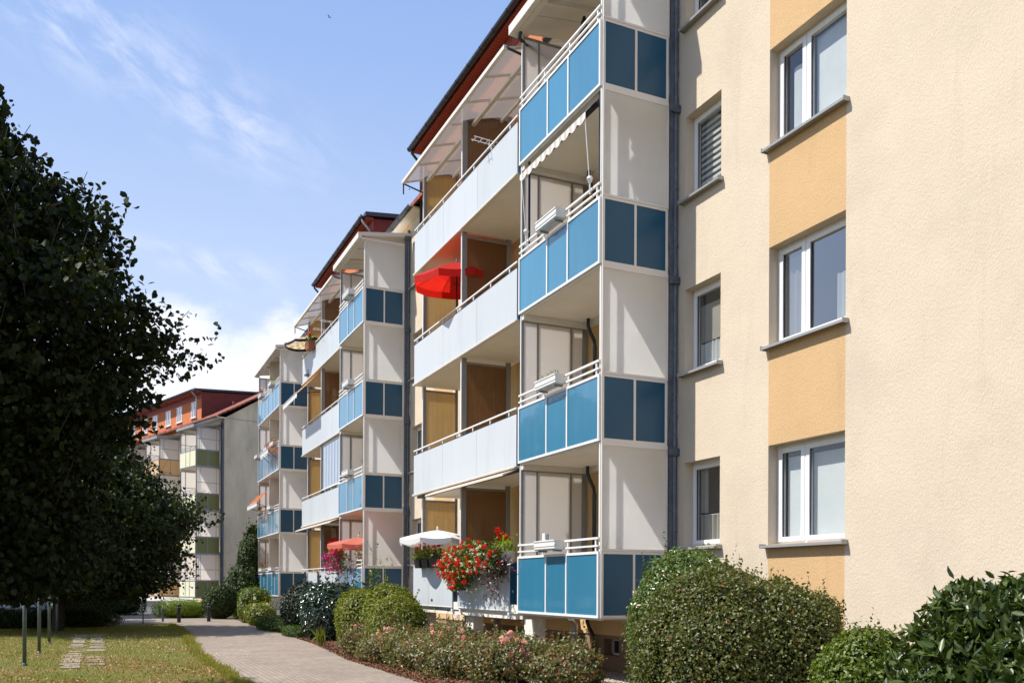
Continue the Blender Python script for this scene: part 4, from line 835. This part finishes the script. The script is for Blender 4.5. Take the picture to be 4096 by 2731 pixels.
# ------------------------------------------------------------------ poles, bollards, stakes
for i, (x, y, h) in enumerate(((-1.334, 19.84, 1.95), (-1.27, 23.28, 1.95), (-1.23, 26.87, 1.95), (-1.2, 30.8, 1.95))):
    t = thing('clothes_post', ['steel clothes post nearest the viewer on the dry lawn', 'second steel clothes post from the front of the row', 'third steel clothes post from the front of the row', 'rearmost steel clothes post by the dark hedge'][i], 'post', (x, y, 0), group='steel clothes posts on the lawn')
    MB().tube([(0, 0, -.05), (0, 0, h)], .036, 12).build('pole', 'postm', t, smooth=True); MB().box((-.35, -.02, h), (.35, .02, h + .04)).build('crossbar', 'postm', t); MB().lathe([(.06, 0), (.05, .04), (.037, .06)], (0, 0, 0), 12).build('collar', 'postm', t)
for i, (x, y, h) in enumerate(((3.01, 39.96, .79), (4.27, 40.63, .80))):
    t = thing('bollard', ['thick dark round bollard in front of the yellow green bush', 'thick dark round bollard in front of the dark round shrub'][i], 'bollard', (x, y, 0), group='thick bollards on the path'); MB().lathe([(.075, -.03), (.075, h - .08), (.068, h - .03), (.04, h - .005), (.005, h)], (0, 0, 0), 18).build('body', 'boll', t, smooth=True); MB().lathe([(.079, h - .16), (.079, h - .13)], (0, 0, 0), 18).build('ring', 'grey', t)
t = thing('path_light', 'thin green path lamp post between sign stake and thick bollards', 'path light', (2.45, 41.2, 0)); MB().lathe([(.045, 0), (.045, .5), (.05, .5), (.05, .56), (.01, .58)], (0, 0, 0), 12).build('body', 'postm', t)
t = thing('sign_stake', 'thin black stake with small numbered plate at the lawn corner', 'sign', (1.59, 39.3, 0)); MB().tube([(0, 0, 0), (0, 0, .6)], .022, 8).build('stake', 'black', t); MB().box((-.06, -.03, .52), (.06, -.02, .64)).build('plate', 'boll', t)
MB().box((-.028, -.034, .555), (.028, -.0305, .61)).build('number', 'white', t)

# ------------------------------------------------------------------ car beyond the hedge
t = thing('parked_car', 'silver car parked behind the dark hedge under the tree', 'car', (-3.75, 44.4, 0), R(78)); q = MB()
sec = [(-2.1, .35, .62), (-2.0, .3, .78), (-1.2, .22, .92), (-.9, .2, .95), (0, .2, .97), (1.2, .2, .95), (1.9, .26, .85), (2.12, .34, .62)]; wd = [.68, .8, .86, .88, .88, .88, .84, .7]
for (y, z0, z1), ww in zip(sec, wd): q.v += [(-ww * .95, y, z0), (ww * .95, y, z0), (ww, y, (z0 + z1) / 2), (ww * .93, y, z1), (-ww * .93, y, z1), (-ww, y, (z0 + z1) / 2)]
for i in range(len(sec) - 1):
    for j in range(6): q.f.append((i * 6 + j, i * 6 + (j + 1) % 6, (i + 1) * 6 + (j + 1) % 6, (i + 1) * 6 + j)); q.m.append(0)
q.f += [(5, 4, 3, 2, 1, 0), tuple(42 + j for j in range(6))]; q.m += [0, 0]; bd = q.build('body', 'paint', t); mm = bd.modifiers.new('b', 'BEVEL'); mm.width = .05; mm.segments = 3
q = MB(); q.v = [(-.8, -1.15, .93), (.8, -1.15, .93), (.8, 1.5, .93), (-.8, 1.5, .93), (-.62, -.45, 1.42), (.62, -.45, 1.42), (.62, .95, 1.42), (-.62, .95, 1.42)]; q.f = [(0, 1, 5, 4), (1, 2, 6, 5), (2, 3, 7, 6), (3, 0, 4, 7)]; q.m = [0] * 4; q.build('windows', 'room', t); MB().box((-.62, -.46, 1.41), (.62, .96, 1.45)).build('roof', 'paint', t)
for x in (-.82, .82):
    for y in (-1.35, 1.35): 
        wh = MB(); wh.tube([(x - .09, y, .31), (x + .09, y, .31)], .31, 20); wo = wh.build('wheel', 'rubber', t); MB().tube([(x - .10, y, .31), (x + .10, y, .31)], .19, 14).build('rim', 'silver', wo)
for x in (-.58, .58): MB().lathe([(.02, -.03), (.11, 0), (.12, .02)], (x, -2.06, .66), 12).build('headlight', 'glass2', t); 
for x in (-.6, .6): MB().box((x - .14, 2.05, .66), (x + .14, 2.14, .8)).build('tail_light', 'red_cloth', t)
# bird
q = MB(); q.v = [(0, -.14, 0), (.03, -.04, .03), (.03, .08, .02), (0, .22, 0), (-.03, .08, .02), (-.03, -.04, .03), (0, -.04, -.04), (0, .1, -.02)]; q.f = [(0, 1, 5), (1, 2, 4, 5), (2, 3, 4), (0, 6, 1), (1, 6, 7, 2), (2, 7, 3), (0, 5, 6), (5, 4, 7, 6), (4, 3, 7)]; q.m = [0] * 9
t = thing('bird', 'tiny dark bird flying high in the blue sky', 'bird', (60 * .418 + .9085 * -12.4, 60 * .9085 + .418 * 12.4, 1.6 + 38.0), .7); t.scale = (.6,) * 3; q.build('body', 'dark_cloth', t)
for s in (-1, 1): 
    q = MB(); q.v = [(s * .02, -.04, .02), (s * .2, -.06, .12), (s * .42, .04, .08), (s * .2, .03, .11), (s * .02, .07, .02)]; q.f = [(0, 1, 3, 4), (1, 2, 3)]; q.m = [0, 0]; q.build('wing', 'dark_cloth', t)

# ------------------------------------------------------------------ shrubs
GB = 'clipped shrubs along the facade'
shrub('glossy_shrub', 'tall shrub with reddish tips behind the big clipped bush, against the nearest tower', [(7.45, 10.25, .97, .84, .95, 1.07)], 'l_pyra', 24000, .06, .55, amp=.10, group=GB, sprigs=46, jit=.6)
shrub('clipped_bush', 'largest fine leaved clipped bush in front of the cream wall', [(5.68, 7.35, .84, .76, .84, .87), (6.02, 6.95, .86, .66, .72, .82)], 'l_fine', 95000, .035, .6, amp=.17, pn=2.3, shell=.2, group=GB, sprigs=90, jit=.7)
shrub('low_green_bush', 'small bright green bush between the big clipped bush and the laurel', [(5.42, 5.16, .66, .40, .45, .66), (5.62, 4.96, .6, .38, .42, .6)], 'l_box', 30000, .034, .65, amp=.18, group=GB, sprigs=40, jit=.65)
shrub('laurel_bush', 'laurel bush with long shiny leaves close to the viewer', [(5.2, 3.85, .84, .62, .78, .92), (5.75, 3.35, 1.0, .6, .7, 1.0), (5.0, 3.3, .7, .6, .6, .8), (4.95, 4.1, .55, .42, .36, .6)], 'l_laur', 34000, .09, .36, amp=.16, shell=.3, T_up=.6, core=.70, group=GB, sprigs=8, jit=.5)
shrub('round_bush', 'dome shaped fine leaved bush between rose bed and path', [(5.95, 19.0, .60, .68, .74, .74)], 'l_gold', 26000, .045, .6, amp=.06, group=GB, sprigs=30, jit=.6)
shrub('viburnum_shrub', 'loose lighter shrub with upright shoot behind the dome bush', [(5.75, 21.2, .75, .62, .75, .80), (6.2, 20.3, .8, .7, .7, .78)], 'l_gold', 13000, .075, .55, amp=.12, group=GB, sprigs=30)
P = np.stack([rng.normal(0, .07, 90), rng.normal(0, .07, 90), rng.uniform(0, .75, 90)], 1); V, F = leaves(P, rng.normal(0, 1, P.shape), .10, .45); t = thing('tall_shoot', 'single tall leafy shoot rising above the loose shrub before the dark blue panel', 'plant', (5.95, 20.9, 1.25)); quads('foliage', V, F, 'l_box', t); MB().tube([(0, 0, -1.2), (0, 0, .7)], .01, 6).build('stem', 'bark', t)
shrub('glossy_laurel', 'dark glossy rounded laurel bush at the path edge', [(6.3, 26.2, .78, .98, .95, .84)], 'l_gloss', 14000, .12, .42, amp=.09, group=GB, sprigs=40, pn=2.4)
shrub('dark_bush', 'dark rounded bush behind the glossy laurel', [(6.15, 29.6, .86, .8, .95, .82)], 'l_dark', 14000, .08, .55, amp=.06, group=GB)
shrub('low_juniper', 'low spreading ground cover at the path edge before the dark bush', [(5.7, 32.3, .18, .62, 2.1, .34), (5.5, 28.2, .1, .35, .9, .26)], 'l_cov', 8000, .06, .4, amp=.15, cat='shrub')
shrub('hedge_block', 'clipped bright green box shaped bush beside the white rose', [(5.9, 38.9, .72, .62, .9, .72)], 'l_box', 8000, .075, .6, amp=.06, pn=3.2, group=GB, sprigs=20)
t, P, N = shrub('white_rose_bush', 'loose rose bush with a few white blooms by the path bend', [(5.75, 36.3, .42, .6, 1.1, .5)], 'l_gold', 3000, .09, .6, amp=.2, core=.7, sprigs=16); flowers(t, onshrub(P, N, 14), 'p_white', 14, .06, .07)
shrub('climbing_shrub', 'tall narrow dark shrub growing up beside the farthest blue tower', [(6.7, 46.5, 1.2, .9, 1.0, 1.45), (6.9, 46.6, 2.9, .55, .6, 1.3), (7.1, 46.8, 4.0, .28, .35, .8)], 'l_far', 15000, .11, .65, amp=.34, sprigs=50)
shrub('dark_round_shrub', 'round green shrub behind the second thick bollard', [(5.1, 43.9, .78, .8, .8, .80)], 'l_far', 13000, .09, .65, amp=.08, group='shrubs beyond the cross path', sprigs=20)
shrub('golden_bush', 'low yellow green bush behind the thick bollard', [(3.45, 45.5, .4, 1.25, .8, .55), (4.0, 45.6, .4, .9, .7, .5)], 'l_lime', 7000, .07, .4, amp=.12, group='shrubs beyond the cross path', core=.8, coremat='l_box')
shrub('golden_bush', 'yellow green bush between round shrub and grey gable', [(6.5, 46.0, .45, .8, .8, .7), (6.3, 44.6, .35, .6, .6, .5)], 'l_lime', 4500, .08, .45, amp=.15, group='shrubs beyond the cross path', core=.8, coremat='l_box')
shrub('clipped_hedge', 'dark clipped hedge beyond the cross path at the end of the lawn', [(.9, 51.0, .55, 1.3, .9, .62), (-1.0, 51.0, .55, 1.3, .9, .62)], 'l_far', 8000, .085, .5, amp=.05, pn=3.5, group='shrubs beyond the cross path')
shrub('low_hedge', 'low dark hedge with feathery tips running behind the clothes posts', [(-.9, 37.2, .26, 1.5, 1.15, .46), (-2.9, 37.0, .24, 1.6, 1.1, .42), (-5.2, 36.8, .22, 1.8, 1.1, .40), (-8, 36.8, .22, 2, 1.1, .4)], 'l_far', 30000, .085, .32, amp=.12, sprigs=160, T_up=.5)
# roses
rp = [(5.55, 18.1, .32, .70, 1.0, .44), (5.75, 16.5, .34, .84, .95, .45), (5.85, 14.9, .30, .82, .9, .42), (6.3, 13.7, .34, .74, .75, .43), (6.75, 12.7, .26, .58, .6, .36), (5.5, 20.3, .36, .45, .8, .42), (6.6, 17.4, .32, .5, .9, .46)]
rl = ['pink rose bush left of the drain pipe, next to the dome bush', 'pink flowering rose bush in the middle of the bed', 'rose bush at the mulch edge in the middle of the bed', 'reddish leaved rose bush near the concrete column', 'rose bush nearest the gravel strip, without blooms', 'pale pink rose bush between path and loose shrub', 'rose bush against the balcony columns']
for i, (b_, l_) in enumerate(zip(rp, rl)):
    t, P, N = shrub('rose_bush', l_, [b_], 'l_rose', 8500, .058, .62, amp=.42, shell=.55, core=.55, group='rose bushes in the bed', sprigs=55, jit=.8)
    if i in (0, 1, 2, 3, 5): c = onshrub(P, N, 4, .45); c = np.concatenate([q_ + rng.normal(0, .08, (8, 3)) for q_ in c]); flowers(t, c, 'p_pink', 14, .048, .045)
t = thing('iris_clump', 'small clump of yellowing sword leaves at the path edge', 'plant', (5.2, 23.2, 0)); P = np.stack([rng.normal(0, .05, 26), rng.normal(0, .12, 26), np.full(26, .25)], 1); V, F = leaves(P, rng.normal(0, 1, P.shape) * [1, 1, .1], .55, .07, T=np.tile([0, 0, 1.], (26, 1)) + rng.normal(0, .12, (26, 3)), jit=.1); quads('blades', V, F, 'l_gold', t)

# ------------------------------------------------------------------ trees
def sprays(C_, D_, nl, ln, sz):
    """leafy twigs: C_ base points, D_ directions -> leaf centres and axes"""
    n = len(C_); t = np.tile(np.linspace(0.05, 1, nl), n); c = np.repeat(C_, nl, 0); d = np.repeat(D_, nl, 0); l_ = np.repeat(ln * rng.uniform(.5, 1.3, n), nl)
    side = rng.normal(0, 1, (n * nl, 3)); P = c + d * (t * l_)[:, None] + side * sz * .45; P[:, 2] -= .25 * l_ * t ** 2 * .35
    return P, side
def tree(label, x, y, prof, lean, n_spray, nl, ln, sz, m, trunk_r, cat='tree', group=None, fill=.35, seed=3, boost=None):
    zs = np.array([p[0] for p in prof]); rs = np.array([p[1] for p in prof]); t = thing('deciduous_tree', label, cat, (x, y, 0), group=group); rr = np.random.default_rng(seed)
    def shellpts(n, lo, hi):
        pz = rr.uniform(0, 1, n); cw = np.cumsum(np.interp(np.linspace(zs[0], zs[-1], 200), zs, rs) + .3); cw /= cw[-1]; z = np.interp(pz, cw, np.linspace(zs[0], zs[-1], 200)); a = rr.uniform(-math.pi, math.pi, n)
        R_ = np.interp(z, zs, rs); aim = math.atan2(-.418, .9085); da = np.abs((a - aim + math.pi) % (2 * math.pi) - math.pi); wob = 1 + .13 * np.clip((da - .5) / .8, 0, 1) * (np.sin(a * 5 + z * 1.3) + np.sin(a * 9 - z * 2.1) * .6)
        wob = wob * (1 + .10 * np.sin(z * 3.7 + a * 2) * np.sin(a * 7 + z) + .07 * np.sin(z * 8 + a * 13)); f = rr.uniform(lo, hi, n) ** .6; R_ = R_ * wob * f; return np.stack([R_ * np.cos(a), R_ * np.sin(a), z], 1), a
    P1, a1 = shellpts(n_spray, .45, 1); D1 = np.stack([np.cos(a1), np.sin(a1), rr.uniform(-.35, .75, len(a1))], 1) + rr.normal(0, .35, P1.shape); D1 /= np.linalg.norm(D1, axis=1, keepdims=True); P1 = P1 - D1 * ln * .75
    aim = math.atan2(-.418, .9085); sh = np.abs((a1 - aim + math.pi) % (2 * math.pi) - math.pi) < .9; idx = np.where(sh)[0]; idx = rr.choice(idx, min(len(idx), 60)) if seed == 5 else idx[:60]
    D1[idx] = D1[idx] * .55 + np.array([0, 0, .75]); LN = np.full(n_spray, ln); LN[idx] *= 1.45; TW = [(P1[i], P1[i] + D1[i] * LN[i] * .95) for i in idx]
    P, T = sprays(P1, D1, nl, LN, sz); P2, _ = shellpts(int(n_spray * nl * fill), .02, .75); P = np.concatenate([P, P2]); lowc = zs[0] + .12 * np.sin(P[:, 0] * 3 + P[:, 1] * 5) + rr.uniform(-.1, .15, len(P)); P[:, 2] = np.maximum(P[:, 2], lowc)
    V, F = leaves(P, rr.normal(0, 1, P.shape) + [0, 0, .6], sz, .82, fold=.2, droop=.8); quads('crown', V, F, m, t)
    b = MB(); top = zs[-1] * .86; b.tube([(0, 0, -.1), (.05, 0, top * .3), (-.04, .05, top * .6), (0, 0, top)], trunk_r, 12, r2=trunk_r * .2)
    for i in range(26):
        z0 = top * (.12 + .8 * i / 26); a = i * 2.4; q = min(len(zs) - 1, 3); Rz = np.interp(z0 + .6, zs, rs) * .85; b.tube([(0, 0, z0), (Rz * .45 * math.cos(a), Rz * .45 * math.sin(a), z0 + .35), (Rz * math.cos(a + .15), Rz * math.sin(a + .15), z0 + .75)], trunk_r * .28, 7, r2=.012)
    for p_, q_ in TW: b.tube([tuple(p_ - (q_ - p_) * .5), tuple(p_), tuple(q_)], .010, 4, r2=.004)
    b.build('trunk', 'bark', t, smooth=True); return t
p1 = [(1.35, 1.2), (1.45, 2.0), (2.0, 2.3), (2.94, 2.3), (3.4, 2.5), (3.7, 2.8), (4.07, 2.95), (4.38, 2.6), (4.66, 3.25), (4.95, 3.5), (5.1, 3.1), (5.25, 2.5), (5.6, 2.75), (6.1, 2.6), (6.35, 2.3), (6.55, 2.1), (6.75, 1.7), (7.1, 1.45), (7.6, 1.1), (8.3, .8), (9.2, .15)]
tree('big linden tree with dark heart shaped leaves filling the side of the lawn', -2.23, 13.1, p1, 0, 8200, 12, .5, .085, 'l_tree', .17, seed=5, fill=.55)
p2 = [(1.1, 2.5), (1.5, 3.8), (2.4, 4.1), (3.5, 4.5), (4.2, 4.8), (4.7, 4.0), (5.5, 3.2), (6.2, 2.4), (7, 1.4), (7.6, .4)]
tree('second dense tree behind the linden, reaching over the lawn end towards the path', -1.3, 33.9, p2, 0, 6500, 11, .75, .115, 'l_tree2', .2, seed=9, group='trees behind the lawn', fill=.8)
tree('tree at the back of the lawn over the parked car', -8.3, 41.5, [(1.6, 3), (3, 5), (6, 5.5), (9, 4.5), (11.5, 1)], 0, 2500, 9, .8, .19, 'l_tree2', .22, seed=12, group='trees behind the lawn', fill=.45)
tree('tree farthest back, seen under the linden crown', -3.5, 50, [(1.6, 2.5), (3, 4), (6, 4.2), (8, 3.2), (9.5, 1)], 0, 2000, 9, .8, .19, 'l_tree2', .22, seed=15, group='trees behind the lawn', fill=.45)

# ------------------------------------------------------------------ ground scatter (uncountable)
def blades(name, n, sampler, h, w_, m):
    P = sampler(n); n = len(P); a = rng.uniform(0, 6.28, n); S = np.stack([np.cos(a), np.sin(a), np.zeros(n)], 1) * w_; hh = h * rng.uniform(.4, 1.2, (n, 1)); ln = rng.normal(0, .45, (n, 3)); ln[:, 2] = 1
    d = np.repeat((1 + .03 * np.hypot(P[:, 0], P[:, 1]))[:, None], 3, 1); V = np.stack([P - S * d, P + S * d, P + ln * hh * 1.0], 1).reshape(-1, 3); F = np.arange(3 * n).reshape(-1, 3); o = quads(name, V, F, m); return kind(o, 'stuff')
def lawns(n):
    k = n * 3; y = 11.5 + 27 * rng.uniform(0, 1, k) ** 1.7; x = rng.uniform(-9, 2.7, k); xl = np.interp(y, [-8, 15, 21.3, 27, 33, 38.6], [2.15, 2.12, 2.06, 2.35, 2.62, 2.6]) + rng.exponential(.07, k) * (rng.uniform(0, 1, k) < .5)
    ok = (x < xl) & (x > (y * -.42 + 2.5)); st = (x > -.75) & (x < .08) & (y > 18.5) & (y < 31); ok &= ~(st & (rng.uniform(0, 1, k) < .35)); x, y = x[ok][:n], y[ok][:n]; return np.stack([x, y, np.full(len(x), .004)], 1)
blades('grass', 90000, lawns, .05, .004, 'grass')
def edge(n):
    y = 12 + 26 * rng.uniform(0, 1, n) ** 1.4; x = np.interp(y, [-8, 15, 21.3, 27, 33, 38.6], [2.15, 2.12, 2.06, 2.35, 2.62, 2.6]) + rng.normal(-.03, .07, n) + .08 * np.sin(y * 3.1) * np.sin(y * 1.3); return np.stack([x, y, np.full(n, .008)], 1)
blades('edge_grass', 9000, edge, .09, .005, 'grass')
P = lawns(420)[:, :3] * 1.0; cl_ = [( .45, 25.5), (.9, 28.5), (1.4, 24), (-.1, 29.5), (2.0, 21)]; P = np.concatenate([P[:60]] + [np.stack([rng.normal(cx, .5, 50), rng.normal(cy, .9, 50), np.full(50, .0)], 1) for cx, cy in cl_]); P[:, 2] = .055; V, F = leaves(P, np.tile([0., 0, 1], (len(P), 1)), .028, .9); kind(quads('clover_flowers', V, F, 'p_white'), 'stuff')
def chips(n):
    y = 11 + 28 * rng.uniform(0, 1, n) ** 1.8; xl = np.interp(y, [-8, 14, 18.8, 24, 30, 38.6], [4.84, 4.84, 4.86, 5.3, 5.5, 5.6]); x = xl + rng.uniform(-.06, 2.5, n) ** 1 * 1.0; x = np.where(rng.uniform(0, 1, n) < .45, xl + np.abs(rng.normal(0, .35, n)) - .08, x); return np.stack([x, y, np.full(n, .018)], 1)
P = chips(15000); V, F = leaves(P, np.tile([0, 0, 1.], (len(P), 1)), .05, .5, jit=.5); kind(quads('bark_mulch', V, F, 'chips'), 'stuff')
n = 9000; y = 10.5 + 16 * rng.uniform(0, 1, n) ** 1.6; x = rng.uniform(7.6, 8.62, n); s = rng.uniform(.008, .022, n); oc = np.array([(1, 0, 0), (0, 1, 0), (-1, 0, 0), (0, -1, 0), (0, 0, .6), (0, 0, -.4)]); V = (np.stack([x, y, np.full(n, .018)], 1)[:, None, :] + oc[None] * s[:, None, None] * rng.uniform(.7, 1.5, (n, 1, 3))).reshape(-1, 3)
tf = np.array([(0, 1, 4), (1, 2, 4), (2, 3, 4), (3, 0, 4)]); F = (np.arange(n)[:, None, None] * 6 + tf[None]).reshape(-1, 3); kind(quads('gravel', V, F, 'stones'), 'stuff')

n = 22000; y = 11.5 + 14 * rng.uniform(0, 1, n) ** 1.6; x = rng.uniform(-5, 2.1, n); P = np.stack([x, y, np.full(n, .03)], 1); P = P[(np.sin(x * 1.7 + y) + rng.normal(0, .8, n)) > (y - 16) * .12]; V, F = leaves(P, np.tile([0, 0, 1.], (len(P), 1)), .042, .6, jit=.6); kind(quads('leaf_litter', V, F, 'litter'), 'stuff')
